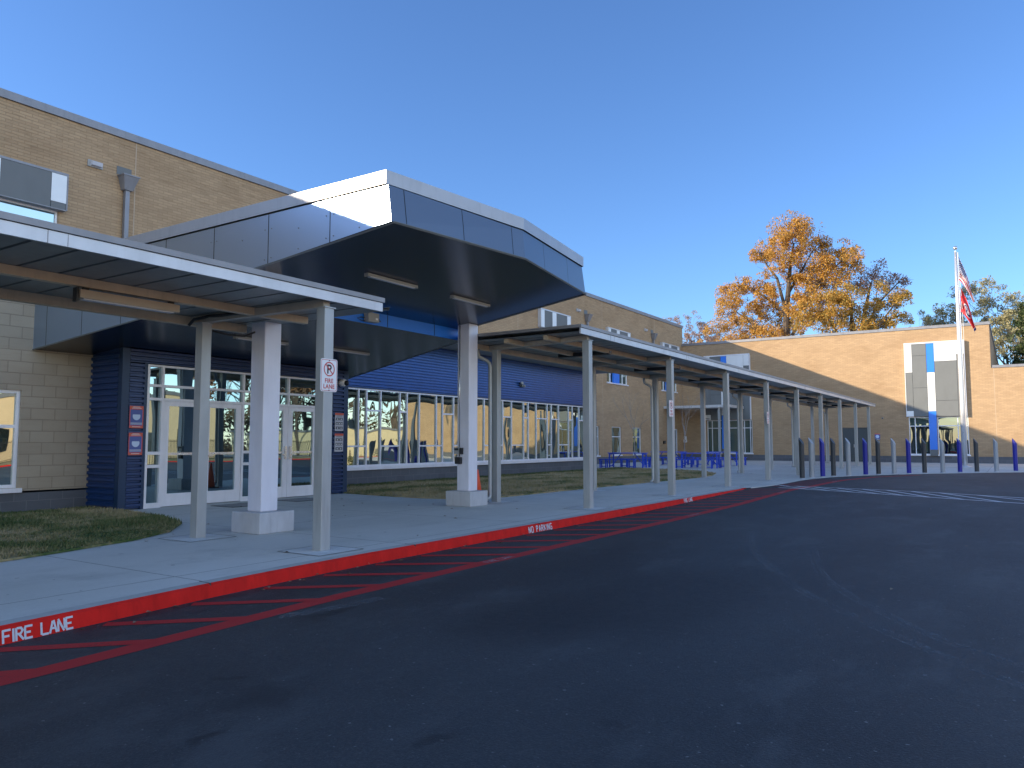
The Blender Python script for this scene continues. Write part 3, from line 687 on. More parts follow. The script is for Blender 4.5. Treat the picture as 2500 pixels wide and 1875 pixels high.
t = thing('door_buzzer', (-7.03, YF, 2.8), 'tiny black fixture on shaded brick above the purple notice', 'wall fixture')
mb = MB(); mb.box(-7.08, -6.98, YF - .04, YF - .003, 2.75, 2.86); mb.build('plate', M_GREYBOX, t); bx(-7.06, -7.0, YF - .09, YF - .04, 2.77, 2.83).build('lens', M_BLACK, t)

# ================================================================ SINGLE-STOREY FRONT: tan block part
XC = -15.4
blk = thing('block_annex', (XC, 2, 0), 'single storey tan concrete block wall left of the blue entrance', 'building')
wy = [(4.9, 6.84), (-1.2, .8)]
mb = MB(); wall_x(mb, XC, -40, 8.25, .40, 4.60, [(a, b, .46, 2.26) for a, b in wy]); mb.build('block_wall', M_CMU, blk)
mb = MB(); wall_x(mb, XC + .010, -40, 8.25, 0, .365, []); mb.build('base_course', M_BASE, blk)
bx(XM, XC - .01, -40, 33, 4.58, 4.62).build('roof', M_ROOF, blk)
bx(XC - .3, XC + .05, -40, 6.85, 4.605, 4.78).build('parapet_coping', M_COPING, blk)
for a, b in wy:
    f = MB(); x0, x1 = XC - .11, XC - .05
    for yy in (a, b - .06, (a + b) / 2): f.box(x0, x1, yy, yy + .06, .46, 2.26)
    for z in (.46, 1.56, 2.20): f.box(x0, x1 - .004, a + .06, b - .06, z, z + .06)
    f = f.build('window', M_WHITE, blk)
    MB().quad((x0 + .02, a, .5), (x0 + .02, b, .5), (x0 + .02, b, 2.2), (x0 + .02, a, 2.2)).build('pane', M_GLASS, f)
    bx(XC - .05, XC + .06, a - .03, b + .06, .375, .455).build('sill', M_WHITE, f)

# ================================================================ GLAZED ANNEX with blue corrugated cladding
XB = -16.75
anx = thing('glazed_annex', (XB, 24, 0), 'low annex with a long mullioned window strip under blue corrugated cladding', 'building')
def corrugate(mb, place, u0, u1, z0, z1, pitch, depth, flat=.5):
    n = max(1, round((z1 - z0) / pitch)); p = (z1 - z0) / n; prof = []
    for i in range(n):
        z = z0 + i * p; prof += [(z, 0), (z + p * (.5 - flat * .5), 0), (z + p * (.5 - flat * .5) + p * .12, depth), (z + p * .88, depth)]
    prof.append((z1, 0))
    for (za, da), (zb, db) in zip(prof, prof[1:]): mb.quad(place(u0, za, da), place(u1, za, da), place(u1, zb, db), place(u0, zb, db))
Y0, Y1 = 13.9, 32.75
mb = MB(); corrugate(mb, lambda u, z, d: (XB + d, u, z), Y0, Y1 - .1, 2.98, 4.62, .096, .05, .34); mb.build('corrugated_cladding', M_BLUECOR, anx)
mb = MB(); mb.box(XB - .02, XB + .05, Y0, Y1 - .06, 2.945, 2.98); mb.build('drip_edge', M_NAVYB, anx)
mb = MB(); corrugate(mb, lambda u, z, d: (u, Y1 + d * 0 - .02 + d, z), XM, XB - .0, .45, 4.62, .13, .03); mb.build('side_cladding', M_BLUECOR, anx)
bx(XB - .02, XB + .045, Y1 - .1, Y1 + .04, .45, 4.615).build('corner_trim', M_NAVY, anx)
mb = MB()
z = .5
while z < 4.6: mb.box(XB - .06, XB + .052, Y1 + .041, Y1 + .07, z, z + .065); z += .13
mb.build('edge_ribs', M_NAVY, anx)
bx(XB - .3, XB + .06, 8.0, Y1 + .06, 4.62, 4.78).build('parapet_coping', M_WHITE, anx)
mb = MB(); wall_x(mb, XB + .03, Y0, Y1 + .02, 0, .44, []); mb.quad((XM, Y1 + .015, 0), (XB + .03, Y1 + .015, 0), (XB + .03, Y1 + .015, .45), (XM, Y1 + .015, .45)); mb.build('base_course', M_BASE, anx)
mb = MB(); mb.box(XB - .08, XB + .09, Y0, Y1 - .1, .445, .545); mb.build('sill', M_WHITE, anx)
base = 16.95; M_ = [(0, .35, .98)]; mull = []
y = base - 1.89 * 2
while y < Y1:
    for d in (0, .35, .98): mull.append(y + d)
    y += 1.885
mull = [Y0 + .02] + [v for v in mull if Y0 + .2 < v < Y1 - .15] + [Y1 - .13]
fm = MB(); x0, x1 = XB - .07, XB + .02
for v in mull: fm.box(x0, x1, v - .025, v + .025, .60, 2.90)
fm.box(x0, x1 + .006, Y0, Y1 - .1, .545, .60); fm.box(x0, x1 + .006, Y0, Y1 - .1, 2.90, 2.945)
gf = fm.build('window_frame', M_WHITE, anx)
def kind_of(v):  # position of a mullion in the repeating pattern
    r = (v - base) % 1.885
    return min(((abs(r - d), i) for i, d in enumerate((0, .35, .98))))[1] if abs(r - 1.885) > .1 else 0
tr = MB()
for a, b in zip(mull, mull[1:]):
    kd = kind_of(a) if a > Y0 + .1 else 2
    z = {0: [1.17], 1: [2.28], 2: [2.28 if False else 1.17]}[kd]
    mid = ((a - base) / 1.885)
    # the photograph alternates: low rail, high rail, and panes with either one
    if kd == 2: z = [1.17]
    if kd == 0 and int(math.floor(mid + .01)) % 2 == 1: z = [2.28]
    if kd == 1 and int(math.floor(mid + .01)) % 2 == 1: z = []
    if kd == 2 and int(math.floor(mid + .01)) % 2 == 1: z = [2.28, ] if random.random() < .3 else [1.17]
    for q in z: tr.box(x0 + .004, x1 - .003, a + .025, b - .025, q - .025, q + .025)
    es = [.60] + sorted(z) + [2.90]
    for c, d in zip(es, es[1:]):
        t1_, t2_ = random.gauss(0, .0022), random.gauss(0, .0022)
        MB().quad((XB - .02 - t1_ - t2_, a, c), (XB - .02 + t1_ - t2_, b, c), (XB - .02 + t1_ + t2_, b, d), (XB - .02 - t1_ + t2_, a, d)).build('pane', M_GLASS, gf)
tr.build('transom', M_WHITE, gf)

# ================================================================ BLUE ENTRANCE VESTIBULE
XD = -14.3; YA, YB = 8.13, 14.03
ent = thing('entrance_vestibule', (XD, 11, 0), 'navy corrugated entrance box with two pairs of white framed glass doors', 'entrance')
FA, FB = 8.62, 13.46
mb = MB()
pl_ = lambda u, z, d: (XD + d, u, z)
corrugate(mb, pl_, YA + .12, FA - .07, 0.02, 2.84, .10, .045, .42); corrugate(mb, pl_, YA + .12, YB - .12, 2.86, 3.12, .10, .045, .42); corrugate(mb, pl_, FB + .07, YB - .12, .02, 2.84, .10, .045, .42)
mb.build('corrugated_front', M_NAVY, ent)
mb = MB(); corrugate(mb, lambda u, z, d: (u, YA - d, z), XC - .6, XD - .10, .02, 3.12, .12, .035, .42); mb.build('corrugated_side', M_NAVY, ent)
mb = MB(); corrugate(mb, lambda u, z, d: (u, YB + d, z), XB, XD - .10, .02, 3.12, .12, .035, .42); mb.build('corrugated_side', M_NAVY, ent)
for q in ((XD - .10, XD + .034, YA - .03, YA + .12, 0, 3.12), (XD - .10, XD + .034, YB - .12, YB + .03, 0, 3.12), (XD - .05, XD + .034, FA - .07, FA - .002, 0, 2.86), (XD - .05, XD + .034, FB + .002, FB + .07, 0, 2.86)): bx(*q).build('corner_trim', M_NAVYB, ent)
bx(XB, XD - .05, YA + .05, YB - .05, 3.0, 3.05).build('roof', M_ROOF, ent)
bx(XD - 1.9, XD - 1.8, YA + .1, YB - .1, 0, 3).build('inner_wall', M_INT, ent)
x0, x1 = XD - .08, XD + .03
V = [FA, 8.93, 9.905, 10.87, 11.22, 11.85, 12.185 + .9, FB]
V = [FA, 8.95, 10.87, 11.20, 13.10, FB - .05]
fm = MB()
for v in (FA, 8.93, 10.86, 11.19, 13.07, FB - .05): fm.box(x0, x1, v, v + .05, 0, 2.84)
for a, b in ((FA + .05, 8.93), (8.98, 10.86), (10.91, 11.19), (11.24, 13.07), (13.12, FB - .05)):
    for z in (2.13, 2.40, 2.80):
        fm.box(x0 + .003, x1 - .003, a, b, z, z + .05 if z < 2.8 else 2.84)
    if b - a > 1:
        c = (a + b) / 2 ; fm.box(x0 + .005, x1 - .005, c - .025, c + .025, 2.18, 2.40); fm.box(x0 + .005, x1 - .005, c - .025, c + .025, 2.45, 2.80)
    else:
        for z in (0.0, .79, 1.05): fm.box(x0 + .003, x1 - .003, a, b, z, z + (.06 if z else .10))
fr = fm.build('door_frame', M_WHITE, ent)
def pane(a, b, c, d, par, X=XD - .03):
    t1_, t2_ = random.gauss(0, .0012), random.gauss(0, .0012)
    MB().quad((X - t1_ - t2_, a, c), (X + t1_ - t2_, b, c), (X + t1_ + t2_, b, d), (X - t1_ + t2_, a, d)).build('pane', M_GLASSD, par)
for a, b in ((FA + .05, 8.93), (10.91, 11.19), (13.12, FB - .05)):
    for c, d in ((.10, .79), (.85, 1.05), (1.11, 2.13), (2.18, 2.40), (2.45, 2.80)): pane(a, b, c, d, fr)
for a, b in ((8.98, 10.86), (11.24, 13.07)):
    c = (a + b) / 2
    for u, v in ((a, c - .025), (c + .025, b)):
        for q, r in ((2.18, 2.40), (2.45, 2.80)): pane(u, v, q, r, fr)
def door(a, b, hinge_left):
    X0, X1 = XD - .055, XD + .005; w = .135
    mb = MB(); mb.box(X0, X1, a, a + w, .015, 2.125); mb.box(X0, X1, b - w, b, .015, 2.125); mb.box(X0, X1 - .002, a + w, b - w, .015, .265); mb.box(X0, X1 - .002, a + w, b - w, 2.03, 2.125)
    d = mb.build('door', M_WHITE, ent)
    MB().quad((XD - .03, a + w, .265), (XD - .03, b - w, .265), (XD - .03, b - w, 2.03), (XD - .03, a + w, 2.03)).build('pane', M_GLASSD, d)
    bx(XD - .048, XD - .012, a + w, b - w, 1.035, 1.085).build('push_bar', M_ALU, d)
    h = (b - w / 2) if hinge_left else (a + w / 2)
    mb = MB(); mb.box(X1, X1 + .03, h - .03, h + .03, .90, 1.20); s = -1 if hinge_left else 1
    mb.box(X1 + .03, X1 + .055, min(h, h + s * .13), max(h, h + s * .13), 1.00, 1.025); mb.box(X1 + .03, X1 + .05, h - .02, h + .02, 1.12, 1.17); mb.build('handle', M_ALU, d)
for a, b in ((8.98, 10.86), (11.24, 13.07)):
    c = (a + b) / 2; door(a + .006, c - .004, True); door(c + .004, b - .006, False)
# posters on the corrugated piers
def poster(y0, y1, z0, z1, style, label, grp):
    X = XD + .048
    t = thing('poster', (X, (y0 + y1) / 2, z0), label, 'poster', grp)
    w, h = y1 - y0, z1 - z0; q = lambda u0, u1, v0, v1, k: (X + .004 + k * .002, X + .0055 + k * .002, y0 + u0 * w, y0 + u1 * w, z0 + v0 * h, z0 + v1 * h)
    bx(X, X + .005, y0, y1, z0, z1).build('sheet', M_POSTB if style else M_POSTG, t)
    if style:
        bx(*q(0, 1, .84, 1, 1)).build('banner', M_POSTR, t); bx(*q(0, 1, 0, .12, 1)).build('banner', M_POSTR, t)
        mb = MB(); mb.box(*q(0, .06, .12, .84, 1)); mb.box(*q(.94, 1, .12, .84, 1)); mb.build('border', M_POSTR, t)
        mb = MB(); mb.lathe([(.088, 0), (.088, .002)], 24); mb.v = [(X + .0075 + z_, (y0 + y1) / 2 + x_, z0 + h * .54 + y_) for x_, y_, z_ in mb.v]; mb.build('disc', M_POSTB, t)
        mb = MB()
        pts = [(X + .0115, (y0 + y1) / 2 + .078 * math.cos(a), z0 + h * .54 + .078 * math.sin(a)) for a in [R(25) - R(230) * i / 16 for i in range(17)]]
        mb.add(pts, [tuple(range(len(pts)))]); mb.build('mask_emblem', M_POSTL, t)
        for v, a, b in ((.89, .16, .84), (.94, .25, .75), (.22, .08, .92), (.17, .08, .92), (.05, .2, .8)): bx(*q(a, b, v, v + .022, 2)).build('text_line', M_SIGN, t)
    else:
        bx(*q(0, 1, .88, 1, 1)).build('banner', M_POSTR, t)
        for v in (.80, .845): bx(*q(.15, .85, v, v + .018, 2)).build('text_line', M_POSTD, t)
        mb = MB()
        for r, n_ in enumerate((2, 3, 2)):
            for c in range(n_):
                cx_ = (c + .5) / n_ * .84 + .08; ww = .19 if n_ == 2 else .12; v = .56 - r * .25
                mb.box(*q(cx_ - ww, cx_ + ww, v + .03, v + .18, 1)); 
        mb.build('picture_grid', M_POSTD, t)
        mb = MB()
        for r, n_ in enumerate((2, 3, 2)):
            for c in range(n_):
                cx_ = (c + .5) / n_ * .84 + .08; v = .56 - r * .25
                mb.box(*q(cx_ - .05, cx_ + .05, v + .06, v + .13, 2))
        mb.build('pictogram', M_SIGN, t)
poster(8.26, 8.54, 1.57, 2.0, 1, 'red bordered mask notice with pale disc, upper one left of the doors', 'red mask notices')
poster(8.26, 8.54, 1.05, 1.48, 1, 'red bordered mask notice with pale disc, lower one left of the doors', 'red mask notices')
poster(13.60, 13.89, 1.58, 2.03, 0, 'white notice of small pictures under a red heading, upper one right of the doors', 'white picture notices')
poster(13.60, 13.89, 1.06, 1.51, 0, 'white notice of small pictures under a red heading, lower one right of the doors', 'white picture notices')
t = thing('dome_camera', (XD, 13.80, 2.8), 'white dome security camera with a black eye beside the entrance doors', 'camera')
def ball(mb, c, r, seg=18, rings=10):
    return mb.lathe([(r * math.sin(math.pi * i / rings) + 1e-4, -r * math.cos(math.pi * i / rings)) for i in range(rings + 1)], seg, c)
mb = MB(); mb.tube([(XD + .02, 13.80, 2.80), (XD + .13, 13.80, 2.80), (XD + .19, 13.80, 2.80)], [.10, .10, .075], 18); mb.build('housing', M_SIGN, t, smooth=True)
mb = MB(); ball(mb, (XD + .19, 13.83, 2.79), .068); mb.build('lens_dome', M_BLACK, t, smooth=True)

# ================================================================ ENTRANCE CANOPY
can = thing('entrance_canopy', (-9, 10, 0), 'big angular grey metal canopy on two white columns over the entrance', 'canopy')
XR = -9.85; ZT = 4.53; ZC = 4.72
def zlow(x): return 3.04 + (x - XC) * (3.46 - 3.04) / (XR - XC)
def zup(x): return 3.70 + (x - XR) * (4.05 - 3.70) / (-6.45 - XR)
Lf = (-6.40, 7.0); Mf = (-6.13, 9.7); Rf = (-6.56, 12.48); RR = (XR, 13.0); RW = (XC, 14.9)
up = [(XR, 7.0), Lf, Mf, Rf, RR]
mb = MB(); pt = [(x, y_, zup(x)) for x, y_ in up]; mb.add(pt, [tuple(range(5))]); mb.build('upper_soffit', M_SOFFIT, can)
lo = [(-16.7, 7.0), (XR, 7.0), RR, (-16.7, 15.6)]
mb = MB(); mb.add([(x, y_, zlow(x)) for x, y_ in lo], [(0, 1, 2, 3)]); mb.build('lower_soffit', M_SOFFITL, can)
mb = MB(); mb.quad((XR, 7.0, 3.465), (XR, 13.0, 3.465), (XR, 13.0, 3.70), (XR, 7.0, 3.70)); ri = mb.build('riser', M_BLUE, can)
mb = MB()
for y_ in (7.9, 9.3, 10.7, 12.1): mb.box(XR, XR + .004, y_ - .008, y_ + .008, 3.47, 3.695)
mb.build('joint', M_NAVYB, ri)
E_ = .06
tl = [(-16.7, 7.0), (-6.46, 7.0), (-6.17, 9.7), (-6.58, 12.38), RR, (-16.7, 15.6)]
# left fascia: follows the two soffits and the riser
mb = MB()
mb.add([(-16.7, 7.0, zlow(-16.7)), (XR, 7.0, zlow(XR)), (XR, 7.0, zup(XR)), (Lf[0], 7.0, zup(Lf[0])), (-6.46, 7.0, ZT), (-16.7, 7.0, ZT)], [(0, 1, 2, 3, 4, 5)])
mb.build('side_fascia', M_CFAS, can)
mb = MB()
mb.quad((Lf[0], 7.0, zup(Lf[0])), (Mf[0], Mf[1], zup(Mf[0])), (-6.17, 9.7, ZT), (-6.46, 7.0, ZT)); mb.quad((Mf[0], Mf[1], zup(Mf[0])), (Rf[0], Rf[1], zup(Rf[0])), (-6.58, 12.38, ZT), (-6.17, 9.7, ZT)); mb.build('front_fascia', M_CFSHADED, can)
mb = MB(); mb.quad((Rf[0], Rf[1], zup(Rf[0])), (XR, 13.0, zup(XR)), (XR, 13.0, ZT), (-6.58, 12.38, ZT)); mb.quad((XR, 13.0, zlow(XR)), (-16.7, 15.6, zlow(-16.7)), (-16.7, 15.6, ZT), (XR, 13.0, ZT)); mb.build('side_fascia', M_CFSHADED, can)
# thin edge trim under the fascias, and coping band above
mb = MB()
def edge(mb, a, b, w=.018):
    mb.tube([a, b], w, 4)
ptsU = [(XR, 6.995, zup(XR)), (Lf[0], 7.05, zup(Lf[0])), (Mf[0] + .01, Mf[1], zup(Mf[0])), (Rf[0] + .005, Rf[1], zup(Rf[0])), (XR, 13.01, zup(XR))]
for a, b in zip(ptsU, ptsU[1:]): edge(mb, a, b)
edge(mb, (-16.7, 6.995, zlow(-16.7)), (XR, 6.995, zlow(XR)), .014); edge(mb, (XR, 13.01, zlow(XR)), (-16.7, 15.61, zlow(-16.7)), .014)
mb.build('edge_trim', M_PGREY, can)
mb = MB(); cpo = [(-16.7, 6.97), (-6.47, 6.97), (-6.15, 9.7), (-6.56, 12.41), (XR, 13.03), (-16.7, 15.63)]
n = len(cpo)
vs = [(x, y_, ZT + .012) for x, y_ in cpo] + [(x, y_, ZC) for x, y_ in cpo]
mb.add(vs, [(i, (i + 1) % n, n + (i + 1) % n, n + i) for i in range(n)] + [tuple(range(n, 2 * n))]); mb.build('roof_coping', M_CCOP, can)
rv = MB()
for x in (-7.42, -7.56, -8.66, -8.80, -9.9, -10.04):
    for z in (ZT - .22, zup(x) + .07 if x > XR else 3.6):
        rv.tube([(x, 7.005, z), (x, 6.992, z)], .009, 8)
for x in (-6.95, -8.1, -9.3):
    for z in (ZT - .3, zup(x) + .06): rv.tube([(x, 7.005, z), (x, 6.992, z)], .009, 8)
rv.build('rivets', M_COPING, can)
def canopy_column(cx_, cy_, bx0, bx1, by0, by1):
    c = bx(cx_ - .15, cx_ + .15, cy_ - .15, cy_ + .15, .30, zup(cx_) + .01).build('column', M_COLW, can, bevel=.012)
    p = bx(bx0, bx1, by0, by1, 0, .30).build('plinth', M_PLINTH, c, bevel=.012)
canopy_column(-9.48, 12.75, -9.80, -9.17, 12.44, 13.05)
canopy_column(-9.24, 7.42, -9.55, -8.92, 7.12, 7.74)
# intercom and conduit on the right column
t = thing('column_intercom', (-9.58, 12.58, .9), 'black and grey intercom boxes on the white canopy column above the orange cone', 'intercom')
bx(-9.66, -9.53, 12.53, 12.598, 1.05, 1.19).build('keypad', M_GREYBOX, t); bx(-9.645, -9.545, 12.521, 12.529, 1.13, 1.17).build('screen', M_BLACK, t)
bx(-9.52, -9.47, 12.53, 12.598, 1.05, 1.18).build('side_box', M_BLACK, t); bx(-9.63, -9.50, 12.52, 12.598, .85, .99).build('lower_box', M_BLACK, t)
mb = MB(); mb.tube([(-9.56, 12.585, 1.0), (-9.56, 12.585, 3.72)], .012, 8); mb.build('conduit', M_ALU, t, smooth=True)
# soffit light strips
def strip_light(name, cx_, y0, y1, zf, label):
    t = thing(name, (cx_, (y0 + y1) / 2, zf), label, 'ceiling light', 'strip lights under the canopy')
    bx(cx_ - .04, cx_ + .04, y0, y1, zf - .04, zf - .003).build('housing', M_GREYBOX, t)
    bx(cx_ - .03, cx_ + .03, y0 + .04, y1 - .04, zf - .058, zf - .041).build('diffuser', M_POSTG, t)
    mb = MB(); mb.box(cx_ - .043, cx_ + .043, y0 - .02, y0, zf - .055, zf - .003); mb.box(cx_ - .043, cx_ + .043, y1, y1 + .02, zf - .055, zf - .003); mb.build('end_cap', M_GREYBOX, t)
strip_light('soffit_light', -8.16, 8.40, 9.52, zup(-8.16), 'strip light on the upper dark soffit, nearer the canopy corner')
strip_light('soffit_light', -8.16, 10.52, 11.60, zup(-8.16), 'strip light on the upper dark soffit, close to the right white column')
strip_light('soffit_light', -12.12, 9.02, 10.22, zlow(-12.12), 'strip light on the low soffit, partly behind the left white column')
strip_light('soffit_light', -12.05, 11.32, 12.46, zlow(-12.05), 'strip light on the low soffit, above the fire lane sign')
t = thing('junction_box', (XR, 10.2, 3.5), 'grey electrical box with black cable loops on the bright blue strip', 'electrical box')
bx(XR + .005, XR + .13, 10.06, 10.34, 3.49, 3.66).build('case', M_GREYBOX, t, bevel=.01); bx(XR + .13, XR + .135, 10.24, 10.30, 3.53, 3.57).build('sticker', M_SIGN, t)
mb = MB()
mb.tube([(XR + .03, 10.06, 3.56), (XR + .05, 9.95, 3.56), (XR + .04, 9.86, 3.53), (XR + .05, 9.95, 3.50), (XR + .04, 10.06, 3.50)], .008, 6); mb.tube([(XR + .03, 10.34, 3.60), (XR + .05, 10.42, 3.57), (XR + .04, 10.47, 3.54), (XR + .04, 10.34, 3.53)], .008, 6); mb.build('cable', M_BLACK, t, smooth=True)
t = thing('wall_speaker', (XB, 26.1, 3.6), 'small black wall fixture in the middle of the blue corrugated cladding', 'camera')
mb = MB(); mb.box(XB + .02, XB + .06, 26.0, 26.22, 3.52, 3.72); mb.build('bracket', M_BLACK, t)
mb = MB(); mb.tube([(XB + .06, 26.05, 3.66), (XB + .18, 26.0, 3.68)], [.045, .06], 12); mb.tube([(XB + .06, 26.16, 3.58), (XB + .18, 26.2, 3.56)], [.045, .06], 12); mb.build('lamp_head', M_GREYBOX, t)

# ================================================================ COVERED WALKWAYS
def walkway(name, label, ya, yb, xf, xr, zb, cols_f, cols_r, beams, xcf, xcr, downs, skew_end):
    """zb = underside of the beams"""
    t = thing(name, (xcf, ya, 0), label, 'covered walkway')
    zd = zb + .11
    # ribbed deck: pans and deep narrow ribs running across the walk
    mb = MB(); y = ya; prof = []
    while y < yb - .05:
        prof += [(y, zd), (y + .36, zd), (y + .365, zd + .045), (y + .395, zd + .045)]; y += .40
    prof.append((yb, zd))
    for (a, za), (b, zb_) in zip(prof, prof[1:]): mb.quad((xr, a, za), (xf - .03, a, za), (xf - .03, b, zb_), (xr, b, zb_))
    mb.build('roof_deck', M_DECK, t)
    bx(xr - .02, xf + .02, ya - .02, yb + .02, zd + .075, zd + .135).build('roof_cap', M_CAP, t)
    mb = MB(); mb.box(xf - .03, xf, ya, yb, zd - .045, zd + .068)
    f = mb.build('fascia', M_FASC, t)
    mb = MB(); y = ya + 1.3
    while y < yb: mb.box(xf + .0005, xf + .003, y, y + .006, zd - .044, zd + .067); mb.box(xf + .0005, xf + .003, y + .17, y + .174, zd - .044, zd + .067); y += 4.37
    mb.build('seam', M_CAP, f)
    for x in beams:
        mb = MB(); mb.box(x - .05, x + .05, ya + .10, yb - .05, zb + (.012 if x > xr + .2 else -.012), zd - .003); mb.build('long_beam', M_BEAM, t)
    for yf_, yr_ in zip(cols_f, cols_r):
        mb = MB(); mb.prism([(xcf + .02, yf_ - .05, zb + .003), (xr + .12, yr_ - .05, zb + .003), (xr + .12, yr_ + .05, zb + .003), (xcf + .02, yf_ + .05, zb + .003)], (0, 0, .10)); mb.build('cross_beam', M_BEAMD, t)
    for x, cs in ((xcf, cols_f), (xcr, cols_r)):
        for y in cs:
            c = bx(x - .075, x + .075, y - .075, y + .075, 0, zb).build('column', M_STEEL, t, bevel=.008)
            bx(x - .09, x + .09, y - .09, y + .09, zb - .012, zb + .002).build('cap_plate', M_STEEL, c)
            mb = MB(); q = .36; mb.add([(x - q, y - q, .004), (x + q, y - q, .004), (x + q, y + q, .004), (x - q, y + q, .004)], [(0, 1, 2, 3)])
            pd = mb.build('base_pad', M_PAD, c)
            mb = MB()
            for a0, a1, b0, b1 in ((-q, q, -q, -q + .012), (-q, q, q - .012, q), (-q, -q + .012, -q, q), (q - .012, q, -q, q)): mb.quad((x + a0, y + b0, .006), (x + a1, y + b0, .006), (x + a1, y + b1, .006), (x + a0, y + b1, .006))
            mb.build('joint', M_JOINT, pd)
    for i in downs:
        x, y = xr + .08, cols_r[i]
        mb = MB(); mb.tube([(x, y - .42, zb - .0), (x, y - .42, zb - .10), (x + .01, y - .40, zb - .17), (x + .10, y - .22, zb - .25), (x + .13, y - .17, zb - .30), (x + .14, y - .155, zb - .38), (x + .14, y - .15, .16), (x + .14, y - .17, .10), (x + .12, y - .28, .06)], .042, 10); mb.build('downspout', M_STEEL, t, smooth=True)
    mb = MB(); mb.tube([(xr + .02, ya + .02, zb - .005), (xr + .02, yb - .02, zb - .005)], .03, 6)
    return t
CF = [13.47 + 4.37 * i for i in range(9)]
CR = [13.84, 18.43, 22.78, 27.2, 31.8, 36.4, 41.0, 45.3, 49.3]
walkway('covered_walkway', 'long grey steel covered walkway running from the canopy to the far wing', 12.92, 50.1, -6.90, -9.78, 3.32, CF, CR, (-7.75, -8.7, -9.72), -7.05, -9.5, (0, 2, 4, 6, 8), 0)
walkway('covered_walkway', 'near steel covered walkway at the left whose roof end stops at the canopy', -11.2, 7.40, -6.90, -9.72, 2.95, [-10.96, -6.59, -2.22, 2.15, 6.52], [-10.96, -6.59, -2.22, 2.15, 6.45], (-8.32, -9.66), -7.03, -9.36, (0, 2), 0)
for i in range(8):
    y = 15.85 + 4.37 * i
    t = thing('walkway_light', (-8.4, y, 3.35), 'slim black light bar under the long walkway roof, %s' % ('nearest the canopy', 'second bay from the canopy', 'third bay from the canopy', 'fourth bay from the canopy', 'fifth bay from the canopy', 'sixth bay from the canopy', 'next to the last bay', 'last bay by the far wing')[i], 'ceiling light', 'black light bars under the walkway')
    bx(-9.05, -7.72, y - .06, y + .06, 3.31, 3.40).build('housing', M_BLACK, t); bx(-7.715, -7.69, y - .05, y + .05, 3.32, 3.39).build('end_cap', M_ALU, t)
    mb = MB(); mb.box(-8.9, -8.86, y - .02, y + .02, 3.40, 3.43); mb.box(-7.9, -7.86, y - .02, y + .02, 3.40, 3.43); mb.build('hanger', M_BLACK, t)
t = thing('walkway_light', (-8.32, 4.8, 2.95), 'tan strip light hung under the beam of the near walkway', 'ceiling light')
bx(-8.38, -8.26, 4.2, 5.36, 2.84, 2.93).build('housing', M_TAN, t); bx(-8.36, -8.28, 4.25, 5.3, 2.825, 2.839).build('diffuser', M_POSTG, t)
mb = MB(); mb.box(-8.34, -8.30, 4.25, 4.31, 2.93, 2.96); mb.box(-8.34, -8.30, 5.25, 5.31, 2.93, 2.96); mb.box(-8.36, -8.28, 4.17, 4.195, 2.80, 2.95); mb.build('bracket', M_BLACK, t)
t = thing('power_cable', (-9.2, 6.5, 2.9), 'loose black cable looping under the end of the near walkway roof', 'cable')
mb = MB(); mb.tube([(-9.46, 6.28, 2.9), (-9.42, 6.33, 2.99), (-9.2, 6.42, 3.03), (-8.9, 6.40, 3.01), (-8.5, 6.36, 3.0), (-8.3, 6.4, 3.03)], .022, 8); mb.build('sheath', M_BLACK, t, smooth=True)
mb = MB(); mb.tube([(-9.38, 6.6, 2.86), (-9.35, 6.85, 2.83), (-9.33, 7.1, 2.84), (-9.32, 7.27, 2.92)], .014, 8); mb.build('tail', M_BLACK, t, smooth=True)

# ================================================================ NO PARKING SIGNS on the front columns
def nopark(y, label):
    X = -6.952 if y < 10 else -6.972; yc, zc = y, 2.11; w, h = .135, .20
    t = thing('no_parking_sign', (X, yc, zc - h), label, 'sign', 'no parking fire lane signs')
    def rr(w, h, r, x):
        P = []
        for cx_, cz, a0 in ((w - r, h - r, 0), (-w + r, h - r, 90), (-w + r, -h + r, 180), (w - r, -h + r, 270)):
            for k in range(6): a = R(a0 + 18 * k); P.append((x, yc + cx_ + r * math.cos(a), zc + cz + r * math.sin(a)))
        return P
    mb = MB(); mb.prism(rr(w, h, .03, X), (.005, 0, 0)); mb.build('plate', M_SIGN, t)
    def ring(po, pi):
        mb = MB(); n = len(po); mb.add(po + pi, [(i, (i + 1) % n, n + (i + 1) % n, n + i) for i in range(n)]); return mb
    ring(rr(w - .010, h - .010, .024, X + .0065), rr(w - .015, h - .015, .021, X + .0065)).build('red_border', M_RED, t)
    C_ = lambda r, n=40: [(X + .008, yc + r * math.cos(2 * math.pi * k / n), zc + .075 + r * math.sin(2 * math.pi * k / n)) for k in range(n)]
    font_mesh('P', .155, lambda u, v: (X + .0068, yc + u, zc + .022 + v), M_SIGNBLK, 'letter', t)
    m2 = ring(C_(.088), C_(.075)); a = R(135); dx, dz = math.cos(a), math.sin(a)
    p0 = (yc - dx * .08, zc + .075 - dz * .08); p1 = (yc + dx * .08, zc + .075 + dz * .08); nx, nz = -dz * .0065, dx * .0065
    m2.quad((X + .0083, p0[0] - nx, p0[1] - nz), (X + .0083, p1[0] - nx, p1[1] - nz), (X + .0083, p1[0] + nx, p1[1] + nz), (X + .0083, p0[0] + nx, p0[1] + nz)); m2.build('prohibition_ring', M_RED, t)
    font_mesh('FIRE', .075, lambda u, v: (X + .0068, yc + u * .95, zc - .092 + v), M_RED, 'lettering', t)
    font_mesh('LANE', .075, lambda u, v: (X + .0068, yc + u * .95, zc - .162 + v), M_RED, 'lettering', t)
    mb = MB()
    for z in (zc + .18, zc - .182): mb.tube([(X + .004, yc, z), (X + .012, yc, z)], .006, 8)
    mb.build('bolts', M_BLACK, t)
